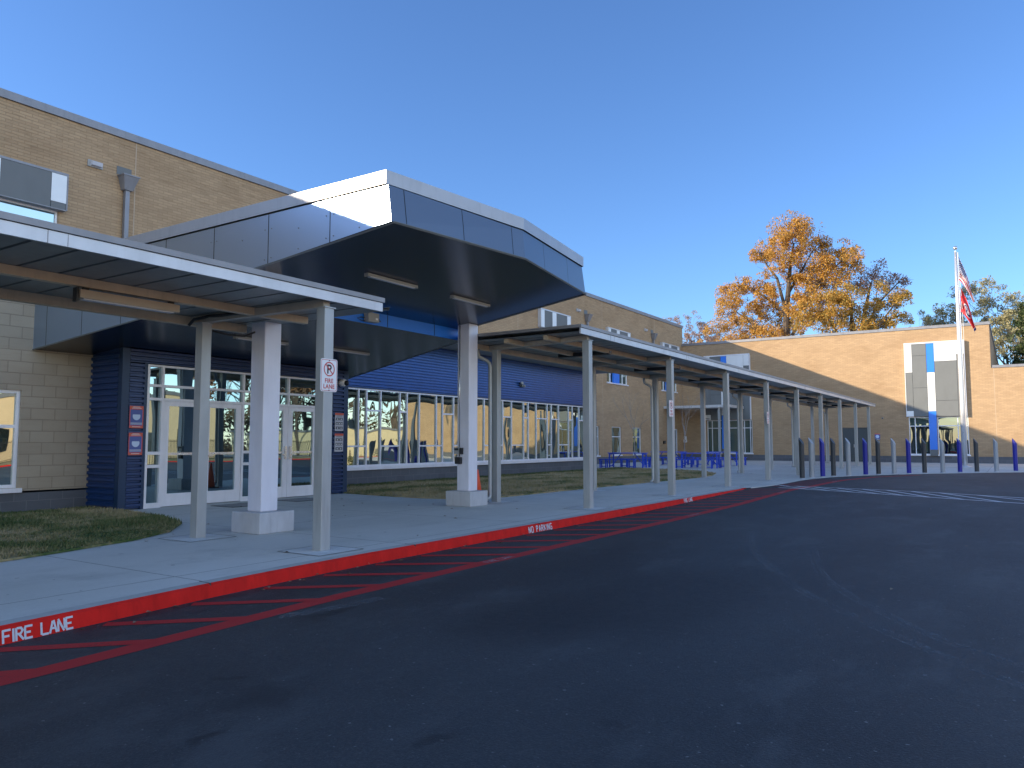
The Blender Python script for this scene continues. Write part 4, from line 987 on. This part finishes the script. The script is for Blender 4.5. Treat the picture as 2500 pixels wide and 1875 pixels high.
nopark(6.52, 'white no parking fire lane sign facing the road on the near walkway column')
nopark(17.68, 'small no parking sign edge-on, on the second column of the long walkway')
nopark(26.42, 'tiny no parking sign seen almost edge-on, on a column farther along the walkway')

# ================================================================ BOLLARDS
bol = [(1963, 'd'), (1986, 'g'), (2009, 'b'), (2035, 'd'), (2067, 'g'), (2103, 'b'), (2137, 'd'), (2180, 'g'), (2217, 'b'), (2255, 'd'), (2300, 'g'), (2343, 'b'), (2385, 'd'), (2434, 'g'), (2480, 'b')]
BP = [(-6.36, 28.45), (-6.24, 29.4), (-6.03, 30.25), (-5.80, 31.05), (-5.42, 31.95), (-4.95, 32.85), (-4.60, 33.65), (-4.14, 34.5), (-3.68, 35.25), (-3.18, 36.0), (-2.58, 36.9), (-2.00, 37.75), (-1.42, 38.6), (-.72, 39.6), (-.02, 40.55)]
cn_ = {'d': ('dark grey', M_BOLD), 'g': ('pale grey', M_BOLG), 'b': ('deep blue', M_BOLB)}
where = ['first in the row, nearest the walkway columns', 'second in the row from the walkway', 'the one of its colour closest to the walkway', 'fourth in the row from the walkway, after the first blue', 'in front of the left leaf edge of the dark double door',
         'in front of the dark double door', 'under the purple wall notice', 'alone against plain brick, right of the purple notice', 'at the left edge of the right window bay', 'in front of the left pane of the right window bay',
         'against the blue panel of the right window bay', 'just left of the flagpole foot', 'first one right of the flagpole', 'next to last before the right edge of the row', 'last in the row at the right edge']
protos = {}
def bollard_parts(t, m_):
    h = 1.45; r = .088; seg = 20; mb = MB(); vs = []
    n_ = Vector((.97, -.24))
    for k in range(seg):
        a = 2 * math.pi * k / seg; x, y = r * math.cos(a), r * math.sin(a); vs.append((x, y, 0))
    for k in range(seg):
        a = 2 * math.pi * k / seg; x, y = r * math.cos(a), r * math.sin(a); vs.append((x, y, h - .12 - (x * n_.x + y * n_.y) * 1.4))
    mb.add(vs, [(k, (k + 1) % seg, seg + (k + 1) % seg, seg + k) for k in range(seg)])
    b = mb.build('post', m_, t, world=False, smooth=True)
    mb = MB(); mb.add([(v[0], v[1], v[2] + .001) for v in vs[seg:]], [tuple(range(seg))]); mb.build('slanted_cap', m_, t, world=False)
    mb = MB(); mb.lathe([(r + .03, 0.004), (r + .012, .02)], 20); mb.build('base_collar', M_PLINTH, t, world=False)
for (px_, c), (x, y), wh in zip(bol, BP, where):
    nm, m_ = cn_[c]
    if c not in protos:
        t = thing('bollard', (x, y, 0), '', 'bollard'); bollard_parts(t, m_); protos[c] = t
    else:
        t = dup(protos[c]); t.location = (x, y, 0)
    tag(t, '%s slant-topped bollard, %s' % (nm, wh), 'bollard', 'slant-topped bollards along the drop-off')

# ================================================================ FLAGPOLE AND FLAGS
FX, FY = -2.17, 45.17
fp = thing('flagpole', (FX, FY, 0), 'tall silver flagpole with a ball top in front of the far wing', 'flagpole')
mb = MB(); mb.lathe([(.125, .05), (.125, 3.0), (.115, 5.5), (.085, 9), (.055, 11.12)], 24, (FX, FY, 0)); mb.build('shaft', M_POLE, fp, smooth=True)
mb = MB(); mb.lathe([(.30, .002), (.30, .03), (.17, .07), (.13, .12)], 24, (FX, FY, 0)); mb.build('base_collar', M_POLE, fp, smooth=True)
mb = MB(); mb.lathe([(.03, 11.12), (.03, 11.22)], 10, (FX, FY, 0)); mb.lathe([(.07, 11.08), (.07, 11.13)], 16, (FX, FY, 0)); mb.build('truck', M_ALU, fp)
mb = MB(); ball(mb, (FX, FY, 11.31), .105); mb.build('ball_top', M_ALU, fp, smooth=True)
mb = MB(); mb.tube([(FX + .09, FY - .07, 11.05), (FX + .10, FY - .08, 9), (FX + .12, FY - .12, 6), (FX + .15, FY - .13, 1.4)], .012, 6); mb.tube([(FX + .12, FY - .05, 11.05), (FX + .20, FY - .05, 7.5), (FX + .20, FY - .06, 1.4)], .010, 6); mb.build('halyard', M_FWHITE, fp)
def flag(name, label, ztop, zbot, tip, pattern, mats, nu, nv, fold, hx0=.15, hx1=.10):
    def P(u, v):
        # upper edge falls from the hoist top to the tip, the lower edge from the hoist bottom
        top = Vector((FX + hx0, FY - .06, ztop)); bot = Vector((FX + hx1, FY - .06, zbot)); T = Vector(tip)
        up_c = Vector((lerp(top.x, T.x, .62), FY - .1, lerp(top.z, T.z, .52))); lo_c = Vector((lerp(bot.x, T.x, .38), FY - .16, lerp(bot.z, T.z, .10)))
        T2 = T + Vector((-.05, .02, -.02 - .10 * fold))
        a = (1 - u) ** 2 * top + 2 * u * (1 - u) * up_c + u * u * T; b = (1 - u) ** 2 * bot + 2 * u * (1 - u) * lo_c + u * u * T2
        p = a.lerp(b, v); amp = .10 * (1 - .3 * u) * min(1, u * 6)
        p.y += amp * math.sin(v * 11 + u * 3.5) + .05 * math.sin(u * 9); p.x += .03 * math.sin(v * 9 + u * 5) * min(1, u * 4); return p
    mb = MB(); vs = [P(i / nu, j / nv) for j in range(nv + 1) for i in range(nu + 1)]; fs = []; mi = []
    for j in range(nv):
        for i in range(nu):
            a = j * (nu + 1) + i; fs.append((a, a + 1, a + nu + 2, a + nu + 1)); mi.append(pattern((i + .5) / nu, (j + .5) / nv))
    t = thing(name, (FX + .12, FY - .06, zbot), label, 'flag')
    mb.add(vs, fs); mb.mi = mi; mb.build('cloth', mats, t, smooth=True)
    mb = MB(); mb.tube([(FX + .08, FY - .06, ztop - .02), (FX + hx0 + .01, FY - .06, ztop - .02)], .012, 6); mb.tube([(FX + .08, FY - .06, zbot + .02), (FX + hx1 + .01, FY - .06, zbot + .02)], .012, 6); mb.build('clip', M_ALU, t)
def us(u, v):
    if u < .42 and v < 7 / 13:
        a, b = u / .42 * 6, v / (7 / 13) * 5
        for da, db in ((0, 0), (.5, .5)):
            fa, fb = (a + da) % 1 - .5, (b + db) % 1 - .5
            if fa * fa * .9 + fb * fb < .030: return 1
        return 2
    return 0 if int(v * 13) % 2 == 0 else 1
def star(x, y, r):
    d = math.hypot(x, y); a = math.atan2(y, x) + math.pi / 2
    a = abs(((a / (2 * math.pi / 5)) % 1) - .5) * 2
    return d < r * lerp(.42, 1, abs(a) ** 1.6)
def tn(u, v):
    if u > .945: return 2
    if u > .925: return 1
    x, y = (u - .46) * 1.6, v - .5; d = math.hypot(x, y)
    for ax, ay in ((-.11, -.08), (.10, -.12), (.03, .13)):
        if star(x - ax, y - ay, .125): return 1
    if d < .29: return 2
    if d < .33: return 1
    return 0
flag('national_flag', 'limp stars and stripes flag, upper of the two on the pole', 10.80, 9.60, (-1.42, FY - .1, 8.46), us, (M_FRED, M_FWHITE, M_FNAVY), 72, 65, 1.0)
flag('state_flag', 'limp red flag with a blue starred circle, lower one on the pole', 9.22, 7.95, (-1.42, FY - .1, 7.10), tn, (M_FRED, M_FWHITE, M_FNAVY), 72, 60, 3.2, .16, .12)

# ================================================================ TRAFFIC CONE
c = thing('traffic_cone', (-9.70, 13.40, 0), 'orange traffic cone half hidden behind the right white column', 'cone')
mb = MB(); mb.lathe([(.135, .03), (.03, .70), (.022, .71)], 24, (-9.70, 13.40, 0)); mb.build('cone_body', M_CONE, c, smooth=True)
mb = MB(); mb.box(-9.88, -9.52, 13.22, 13.58, .004, .03); mb.build('base_plate', M_ORANGE_BASE, c, bevel=.008)

# ================================================================ PICNIC TABLES AND BENCHES
def make_table():
    t = thing('picnic_table', (0, 0, 0), '', 'table'); L, Wd, H = .95, .37, .75
    mb = MB()
    for i in range(5): mb.box(-L, L, -Wd + i * .152, -Wd + i * .152 + .138, H - .04, H)
    mb.build('tabletop', M_TABLE, t, world=False)
    for s in (-1, 1):
        mb = MB(); x = s * (L - .09)
        for y in (-Wd + .04, Wd - .04): mb.box(x - .03, x + .03, y - .03, y + .03, 0, H - .105)
        mb.box(x - .03, x + .03, -Wd, Wd, H - .105, H - .042); mb.box(x - .025, x + .025, -Wd + .07, Wd - .07, .06, .11)
        mb.build('leg_frame', M_TABLE, t, world=False)
    mb = MB()
    for s in (-1, 1): mb.tube([(s * (L - .12), 0, .10), (s * .36, 0, H - .05)], .024, 6)
    mb.build('brace', M_TABLE, t, world=False); return t
def make_bench():
    t = thing('picnic_bench', (0, 0, 0), '', 'bench'); L, Wd, H = .95, .15, .44
    mb = MB()
    for i in range(2): mb.box(-L, L, -Wd + i * .155, -Wd + i * .155 + .145, H - .04, H)
    mb.build('seat', M_TABLE, t, world=False)
    for s in (-1, 1):
        mb = MB(); x = s * (L - .07)
        for xx in (x - s * .30, x):
            for y in (-Wd + .03, Wd - .03): mb.box(xx - .026, xx + .026, y - .026, y + .026, 0, H - .085)
            mb.box(xx - .026, xx + .026, -Wd, Wd, H - .085, H - .042)
        mb.box(min(x, x - s * .3) + .027, max(x, x - s * .3) - .027, -.02, .02, .05, .09)
        mb.build('leg_frame', M_TABLE, t, world=False)
    return t
tp, bp_ = None, None
TB = [(-16.45, 35.75, 8, 'nearest the corrugated annex corner'), (-16.35, 41.0, 6, 'rear left one, in front of the slit windows'), (-13.15, 37.15, 8, 'front right one, between walkway columns'), (-13.6, 41.9, 5, 'rear right one, before the far window bay')]
for i, (x, y, a, w) in enumerate(TB):
    if tp is None: tp = make_table(); t = tp
    else: t = dup(tp)
    t.location = (x, y, .003); t.rotation_euler = (0, 0, R(a)); tag(t, 'bright blue metal picnic table, %s' % w, 'table', 'blue picnic tables')
    for s, ww in ((-1, 'near side'), (1, 'far side')):
        if bp_ is None: bp_ = make_bench(); b = bp_
        else: b = dup(bp_)
        ca, sa = math.cos(R(a)), math.sin(R(a)); dx = (-.25 if s < 0 else .25) + random.uniform(-.08, .08)
        b.location = (x + dx * ca - s * .72 * sa, y + dx * sa + s * .72 * ca, .003); b.rotation_euler = (0, 0, R(a + random.uniform(-2, 2)))
        tag(b, 'blue backless bench, %s, picnic table %s' % (ww, w.replace('rear left one, ', '').replace('front right one, ', '').replace('rear right one, ', '')), 'bench', 'blue benches by the picnic tables')

# floor access covers by the doors
for nm, x, y, l in (('floor_hatch', -13.5, 11.9, 'flush square floor cover in front of the right pair of doors'), ('floor_hatch', -13.4, 10.2, 'flush square floor cover in front of the left pair of doors')):
    mb = MB(); mb.box(x - .35, x + .35, y - .42, y + .42, .002, .006); o = mb.build(nm, paint('hatch_steel', (.24, .24, .24), .6, .2, .1)); tag(o, l, 'floor cover', 'floor covers by the doors')
    mb = MB()
    for a0, a1, b0, b1 in ((-.37, .37, -.44, -.42), (-.37, .37, .42, .44), (-.37, -.35, -.42, .42), (.35, .37, -.42, .42)): mb.box(x + a0, x + a1, y + b0, y + b1, .002, .008)
    mb.build('rim', M_JOINT, o)

# ================================================================ TREES
def limb(mb, p, d, length, r, depth, rng, ends, spread=.55, grav=0.03, minr=.006, seg=5, kids=(2, 3)):
    """tapered limb that splits; tips are collected in ends"""
    pts = [p.copy()]; rad = [r]; n = 4; q = p.copy(); dd = d.normalized()
    for i in range(n):
        dd = (dd + Vector((rng.gauss(0, .12), rng.gauss(0, .12), rng.gauss(0, .06) + grav))).normalized()
        q = q + dd * length / n; pts.append(q.copy()); rad.append(r * (1 - .38 * (i + 1) / n))
    mb.tube(pts, rad, seg if r > .04 else 3, cap=False)
    if depth == 0 or r < minr: ends.append(q); return
    for k in range(rng.randint(*kids)):
        ax = Vector((rng.gauss(0, 1), rng.gauss(0, 1), rng.gauss(0, .6))).normalized()
        nd = (dd + ax * spread * rng.uniform(.7, 1.3)).normalized()
        limb(mb, q if k < 2 else pts[-2], nd, length * rng.uniform(.62, .85), r * .62 * rng.uniform(.75, 1), depth - 1, rng, ends, spread, grav, minr, seg, kids)
def leaves(mb, c, rx, ry, rz, n, size, rng, hollow=.35):
    for i in range(n):
        while True:
            v = Vector((rng.uniform(-1, 1), rng.uniform(-1, 1), rng.uniform(-1, 1))); l = v.length
            if hollow * rng.random() < l <= 1: break
        k = noise.noise((c[0] + v.x * rx * .9 + 7, c[1] + v.y * ry * .9, c[2] + v.z * rz * .9))
        if k < -.16 * rng.random() - .02: continue
        p = Vector((c[0] + v.x * rx, c[1] + v.y * ry, c[2] + v.z * rz)); s = size * rng.uniform(.6, 1.4)
        a = Vector((rng.gauss(0, 1), rng.gauss(0, 1), rng.gauss(0, 1))).normalized(); b = a.orthogonal().normalized(); b = (b * math.cos(rng.random() * 6) + a.cross(b) * math.sin(rng.random() * 6))
        w = a.cross(b).normalized()
        mb.add([p - b * s, p + w * s * .55, p + b * s, p - w * s * .55], [(0, 1, 2, 3)])
def branch_to(mb, a, b, r0, r1, rng, sag=.12):
    a, b = Vector(a), Vector(b); d = b - a; L = d.length; n = max(4, int(L / .9)); pts = []; rad = []
    o = Vector((rng.gauss(0, 1), rng.gauss(0, 1), 0)) * L * .05
    for i in range(n + 1):
        t = i / n; p = a.lerp(b, t) + o * math.sin(t * 3.14) + Vector((0, 0, -sag * L * math.sin(t * 3.14))) + Vector((rng.gauss(0, .05), rng.gauss(0, .05), rng.gauss(0, .05))) * (1 if 0 < i < n else 0)
        pts.append(p); rad.append(lerp(r0, r1, t ** .7))
    mb.tube(pts, rad, 6 if r0 > .08 else 4, cap=False)
def oak(name, base, trunk, clusters, m_leaf, label, dens, size, depth_y, seed, boughs):
    rng = random.Random(seed); t = thing(name, base, label, 'tree')
    mb = MB()
    tr = [Vector(p) for p in trunk]; mb.tube(tr, [lerp(.44, .09, i / (len(tr) - 1)) for i in range(len(tr))], 9)
    for b in boughs: mb.tube([Vector(p) for p in b], [lerp(.17, .045, i / (len(b) - 1)) for i in range(len(b))], 7, cap=False)
    nodes = tr[2:] + [Vector(p) for b in boughs for p in b[1:]]
    lf = MB()
    for x, z, r in clusters:
        y = base[1] + rng.uniform(-1, 1) * depth_y; c = (x, y, z)
        cand = [q for q in nodes if q.z < z + .3] or nodes
        q = min(cand, key=lambda q: (q - Vector(c)).length + max(0, q.z - z) * 2)
        branch_to(mb, q, c, .055, .016, rng, .06)
        for k in range(7):
            e = Vector(c) + Vector((rng.gauss(0, .55) * r, rng.gauss(0, .6) * r, abs(rng.gauss(0, .5)) * r)); branch_to(mb, c, e, .022, .008, rng, .02)
        leaves(lf, c, r * 1.38, r * 1.5, r * 1.12, int(dens * r * r), size, rng)
        for k in range(3):
            c2 = (x + rng.uniform(-1.1, 1.1) * r, y + rng.uniform(-1.3, 1.3) * r, z + rng.uniform(-.9, .75) * r); leaves(lf, c2, r * .55, r * .6, r * .45, int(dens * r * r * .22), size, rng, 0)
    mb.build('trunk', M_BARK, t); lf.build('crown', m_leaf, t); return t
C1 = [(-16.9, 21.3, 1.58), (-15.8, 20.7, 1.47), (-18.1, 21.0, .98), (-19.7, 20.5, 1.19), (-20.3, 19.7, .74), (-17.2, 19.3, 1.49), (-15.6, 19.0, 1.29), (-14.6, 19.8, .85), (-16.4, 17.9, 1.22), (-17.7, 18.1, .98), (-13.8, 18.6, 1.09), (-12.6, 19.3, .9), (-12.3, 18.4, .82), (-11.4, 18.1, .73), (-12.1, 17.4, .9), (-14.2, 17.6, 1.01), (-13.4, 16.8, 1.0), (-22.7, 17.2, .77), (-21.7, 16.8, .85), (-20.6, 16.7, .74), (-23.8, 16.3, .97), (-19.8, 16.1, .64), (-24.0, 15.1, .88), (-22.6, 14.8, .95), (-21.4, 15.1, .56), (-23.7, 13.8, .97), (-22.6, 13.0, .86), (-18.9, 16.1, .72), (-19.5, 15.3, .82), (-19.0, 14.4, .72), (-16.4, 15.7, .96), (-15.5, 16.3, .94), (-15.3, 14.8, 1.02), (-20.5, 13.0, 1.19), (-21.5, 12.3, .93), (-19.2, 12.7, .99), (-17.4, 12.5, .79), (-16.4, 13.1, .87), (-23.4, 11.6, 1.0), (-22.0, 11.2, 1.0), (-20.4, 11.6, 1.1), (-18.8, 11.3, 1.0), (-24.2, 12.6, .8), (-17.2, 11.2, .9), (-18.4, 13.6, .7), (-18.5, 19.2, .9), (-19.0, 17.3, .7), (-20.2, 15.0, .8), (-15.8, 17.0, 1.0), (-14.6, 16.2, .9), (-17.0, 16.6, .7), (-16.4, 14.4, .9), (-17.2, 13.6, .8), (-19.9, 14.0, .9), (-21.0, 13.9, .8), (-22.3, 15.9, .8), (-12.6, 16.2, .9), (-14.2, 13.9, 1.0)]
oak('oak_tree', (-17.8, 75, -.3), [(-17.8, 75, -.3), (-17.85, 75, 6), (-17.84, 75, 12.2), (-17.75, 75, 14), (-17.45, 75, 16.7), (-17.3, 75, 18.3), (-17.0, 75.3, 20.3)], C1, L_OAK,
    'tall orange autumn oak with a bare forked trunk behind the far wing', 1150, .082, 2.6, 3,
    [[(-17.8, 75, 13.6), (-18.5, 74.7, 17.0), (-19.3, 74.6, 18.2), (-20.0, 74.4, 19.6)], [(-17.8, 75, 12.5), (-16.5, 75.2, 13.8), (-15.55, 75, 15.4), (-13.5, 74.6, 17.2), (-12.2, 74.4, 18.2)],
     [(-17.8, 75, 13.2), (-19.6, 75.6, 15.2), (-21.4, 75.8, 16.6), (-23.3, 75.5, 16.2)], [(-17.9, 75, 11), (-20.4, 74.4, 12.4), (-22.8, 74.2, 14.4)], [(-17.5, 75, 15.6), (-16.6, 76, 17.6), (-15.4, 76, 19.6)], [(-17.3, 75, 11.4), (-16.6, 74.6, 13.0), (-15.6, 74.2, 16.0), (-14.4, 74, 18.2)]])
C2 = [(-13.5, 13.7, 1.21), (-12.3, 13.1, 1.19), (-14.0, 12.2, 1.06), (-12.8, 11.9, .96), (-11.1, 13.5, 1.09), (-11.2, 12.0, 1.09), (-10.0, 12.9, .99), (-9.6, 11.8, .76), (-8.8, 13.2, .83), (-8.0, 13.7, .82), (-7.4, 13.3, .59), (-8.5, 11.9, .75), (-7.6, 12.0, .52), (-12.0, 14.2, .9), (-9.2, 14.3, .7), (-14.8, 12.8, .9), (-15.6, 12.0, .9), (-10.6, 11.2, 1.0), (-13.0, 10.9, 1.0)]
oak('maple_tree', (-11, 72, -.3), [(-11, 72, -.3), (-11.1, 72, 5), (-11.3, 72, 9), (-11.6, 72, 11.5), (-11.5, 72, 13.2)], C2, L_GOLD, 'low spreading gold and olive tree right of the tall orange oak', 1400, .08, 1.8, 5,
    [[(-11.1, 72, 8), (-12.8, 72, 10.8), (-13.6, 72, 13)], [(-11.1, 72, 8), (-9.6, 72, 11), (-8.0, 72, 13.2)]])
C3 = [(-10.5, 17.8, .84), (-10.0, 17.2, .75), (-8.8, 16.6, .82), (-8.0, 16.7, .48), (-11.2, 16.9, .93), (-12.5, 16.6, .95), (-10.0, 16.0, .83), (-13.4, 16.2, .96), (-11.4, 15.7, .8), (-9.0, 15.6, .7)]
oak('brown_tree', (-12.4, 80, -.3), [(-12.4, 80, -.3), (-12.4, 80, 6), (-12.2, 80, 11), (-11.6, 80, 14), (-11, 80, 16.6)], C3, L_BROWN, 'thin purplish brown tree rising behind the gold tree', 620, .08, 2.0, 9,
    [[(-12.2, 80, 11), (-10.4, 80, 14.6), (-8.6, 80, 16.4)], [(-12.2, 80, 10), (-12.9, 80, 14), (-13.2, 80, 16.2)]])
def bare(name, base, h, r, depth, label, seed, leaf=None, nleaf=0, m_b=None, spread=.5, size=.12, kids=(2, 3), trunk_h=.35, cat='tree', grp=None, minr=.006):
    rng = random.Random(seed); t = thing(name, base, label, cat, grp); mb = MB(); ends = []
    b = Vector(base); th = h * trunk_h; mb.tube([b, b + Vector((.02 * h * rng.gauss(0, .4), 0, th * .5)), b + Vector((0, 0, th))], [r, r * .85, r * .75], 7)
    n = rng.randint(*kids) + 1
    for k in range(n):
        a = k * 2 * math.pi / n + rng.uniform(-.4, .4); d = Vector((math.cos(a) * spread, math.sin(a) * spread, 1))
        limb(mb, b + Vector((0, 0, th * (1 - .15 * rng.random()))), d, h * .24, r * .55, depth, rng, ends, spread, .05, minr, 5, kids)
    limb(mb, b + Vector((0, 0, th)), Vector((0, 0, 1)), h * .27, r * .6, depth, rng, ends, spread, .06, minr, 5, kids)
    mb.build('trunk', m_b or M_TWIG, t)
    if leaf:
        lf = MB()
        for e in ends: leaves(lf, e, size * 5, size * 5, size * 4, nleaf, size, rng, 0)
        lf.build('crown', leaf, t)
    return t
bare('bare_tree', (-31.3, 88, -.3), 15.5, .22, 6, 'bare pinkish winter tree at the inner corner skyline', 21, L_PINK, 60, spread=.6, size=.075, minr=.012)
bare('bare_tree', (-28.6, 86, -.3), 14.2, .2, 6, 'twiggy half bare tree just left of the orange oak', 22, L_PINK, 60, spread=.6, size=.08, minr=.012)
bare('bare_tree', (-26.0, 84, -.3), 13.2, .18, 5, 'low twiggy tree with a few orange leaves under the oak', 23, L_OAK, 34, spread=.6, size=.10, minr=.012)
bare('willow_tree', (-.5, 86, -.3), 15.0, .26, 5, 'tall pale olive tree with thin foliage behind the flagpole', 31, L_PALE, 75, M_BARK, .6, .082, minr=.012)
bare('willow_tree', (-4.2, 88, -.3), 14.0, .22, 5, 'pale grey-green tree lower left behind the flagpole', 32, L_PALE, 75, M_BARK, .6, .082, minr=.012)
bare('willow_tree', (2.6, 84, -.3), 14.4, .24, 5, 'pale olive tree at the right edge behind the pine', 33, L_PALE, 75, M_BARK, .6, .082, minr=.012)
bare('willow_tree', (.6, 74, -.3), 11.4, .2, 5, 'olive gold bush-like tree between the wing and the pine', 34, L_PALE, 75, M_BARK, .6, .082, minr=.012)
def pine(name, base, h, rmax, label, seed, m_leaf=L_PINE, dens=40):
    rng = random.Random(seed); t = thing(name, base, label, 'tree'); mb = MB(); lf = MB(); b = Vector(base)
    mb.tube([b, b + Vector((.1, 0, h * .5)), b + Vector((0, 0, h))], [.24, .17, .03], 8)
    z = h * .22
    while z < h * .98:
        r = rmax * (1 - (z / h) ** 1.5) * rng.uniform(.75, 1.15) + .25
        for k in range(rng.randint(4, 6)):
            a = rng.uniform(0, 6.283); tip = b + Vector((math.cos(a) * r, math.sin(a) * r, z + rng.uniform(-.3, .5)))
            branch_to(mb, b + Vector((0, 0, z)), tip, .05, .012, rng, .05)
            for q in (.45, .7, .95):
                c = (b + Vector((0, 0, z))).lerp(tip, q); leaves(lf, c, .55, .55, .26, int(dens), .11, rng, 0)
        z += rng.uniform(.45, .75)
    mb.build('trunk', M_BARK, t); lf.build('crown', m_leaf, t)
pine('pine_tree', (1.25, 68, -.3), 11.9, 2.5, 'dark green pine cut by the right edge above the low brick parapet', 41)
pine('pine_tree', (4.6, 70, -.3), 12.5, 2.8, 'dark green pine beyond the right edge of the view', 42)
bare('sapling', (-17.2, 38.24, 0), 3.9, .035, 4, 'leafless young tree in front of the slit windows', 51, None, 0, M_BARKL, .34, kids=(2, 2), trunk_h=.42, minr=.003)
bare('sapling', (-15.9, 42.4, 0), 3.9, .034, 4, 'leafless pale-barked young tree forking near the side door', 53, None, 0, M_BARKL, .45, kids=(2, 2), trunk_h=.46, minr=.003)

# ================================================================ ACROSS THE DRIVE (seen mirrored in the glazing)
op = thing('opposite_building', (29, 22, 0), 'sunlit tan building across the drive, mirrored in the entrance doors', 'building')
bx(29, 46, -45, 42, -.3, 4.6).build('wall', paint('pale_tan_wall', (.66, .49, .31), .85, 0, .06), op); bx(28.9, 46.1, -45.1, 42.1, 4.6, 4.9).build('roof_edge', M_COPING, op)
mb = MB()
for y in (15, 19.5, 24.5, 32, 37.5): mb.box(28.93, 28.99, y, y + 1.2, .8, 2.4)
mb.build('window', M_GLASSK, op); bx(28.94, 28.99, 34.2, 36.2, -.1, 2.2).build('door', M_DARKMETAL, op)
lw = thing('low_building', (22, 57, 0), 'low cream building beyond the wing, mirrored in the long window strip', 'building')
bx(14.6, 48, 57, 66, -.3, 2.5).build('wall', M_CREAM, lw); bx(14.5, 48.1, 56.9, 66.1, 2.5, 2.7).build('roof_edge', M_COPING, lw)
rng = random.Random(77)
for i in range(7):
    x = 16.2 + i * 2.0 + rng.uniform(-.3, .3); t = thing('cypress_shrub', (x, 55.6, -.1), 'slim evergreen shrub before the low cream building', 'shrub', 'evergreen shrubs by the low cream building'); lf = MB(); hh = rng.uniform(1.5, 2.1)
    for k in range(5): leaves(lf, (x, 55.6, .25 + hh * k / 5.5), .42 * (1 - k / 5.6), .42 * (1 - k / 5.6), hh * .16, 130, .05, rng, 0)
    lf.build('crown', L_GREEN, t); mb = MB(); mb.tube([(x, 55.6, -.1), (x, 55.6, hh * .8)], [.04, .01], 6); mb.build('trunk', M_BARK, t)
lot = MB(); lot.prism([(8.5, -60, -.121), (60, -60, -.121), (60, 40, -.121), (8.5, 40, -.121)], (0, 0, .004)); struct(lot.build('parking_lot', M_PLINTH))
# wooded edge far across the drive
rngw = random.Random(5); lf = MB()
path = [(62, -40), (62, 20), (64, 70), (60, 98), (40, 104), (16, 104)]
for (xa, ya_), (xb, yb_) in zip(path, path[1:]):
    n = int(math.hypot(xb - xa, yb_ - ya_) / 1.3)
    for i in range(n):
        x, y = lerp(xa, xb, i / n), lerp(ya_, yb_, i / n); hh = 6.2 + 2.6 * noise.noise((x * .11, y * .11, 1)) + rngw.uniform(-.6, 1.2)
        for k in range(5): leaves(lf, (x + rngw.uniform(-1.5, 1.5), y + rngw.uniform(-1.5, 1.5), hh * (k + .5) / 5), 1.5, 1.5, hh / 8, 34, .34, rngw, 0)
lf.build('wood', leaf_mat('wood_leaves', [(.2, (.10, .075, .055)), (.5, (.16, .12, .075)), (.8, (.09, .095, .045))]))['kind'] = 'stuff'
isl = MB(); isl.prism([(17, 14, -.13), (26, 14, -.13), (26, 60, -.13), (17, 60, -.13)], (0, 0, .16)); struct(isl.build('verge', M_LAWN))
mb = MB(); mb.box(16.85, 17.0, 14, 60, -.13, .04); struct(mb.build('opposite_kerb', M_KERB))
fn = thing('iron_fence', (24, 26, 0), 'black iron fence across the drive, mirrored in the doors', 'fence')
mb = MB(); mb.box(23.98, 24.02, 20, 52, .15, .19); mb.box(23.98, 24.02, 20, 52, 1.35, 1.39); mb.build('rail', M_BLACK, fn)
mb = MB(); y = 20
while y < 52: mb.box(23.988, 24.012, y, y + .024, .03, 1.5); y += .13
mb.build('pickets', M_BLACK, fn)
for x, y, h, s in ((33, 46.5, 11, 61), (30, 51, 12, 62), (38, 52, 13, 63), (35, 60, 12, 64), (29, 70, 13, 65), (34, 72, 14, 66), (39, 69, 13, 67), (44, 71, 14, 68), (50, 70, 13, 69), (42, 57, 13, 70), (56, 74, 14, 71)):
    bare('roadside_tree', (x, y, -.3), h, .22, 4, 'half bare brown tree across the drive, mirrored in the glazing', s, L_BROWN, 42, M_BARK, .65, .22, minr=.015, grp='trees across the drive')
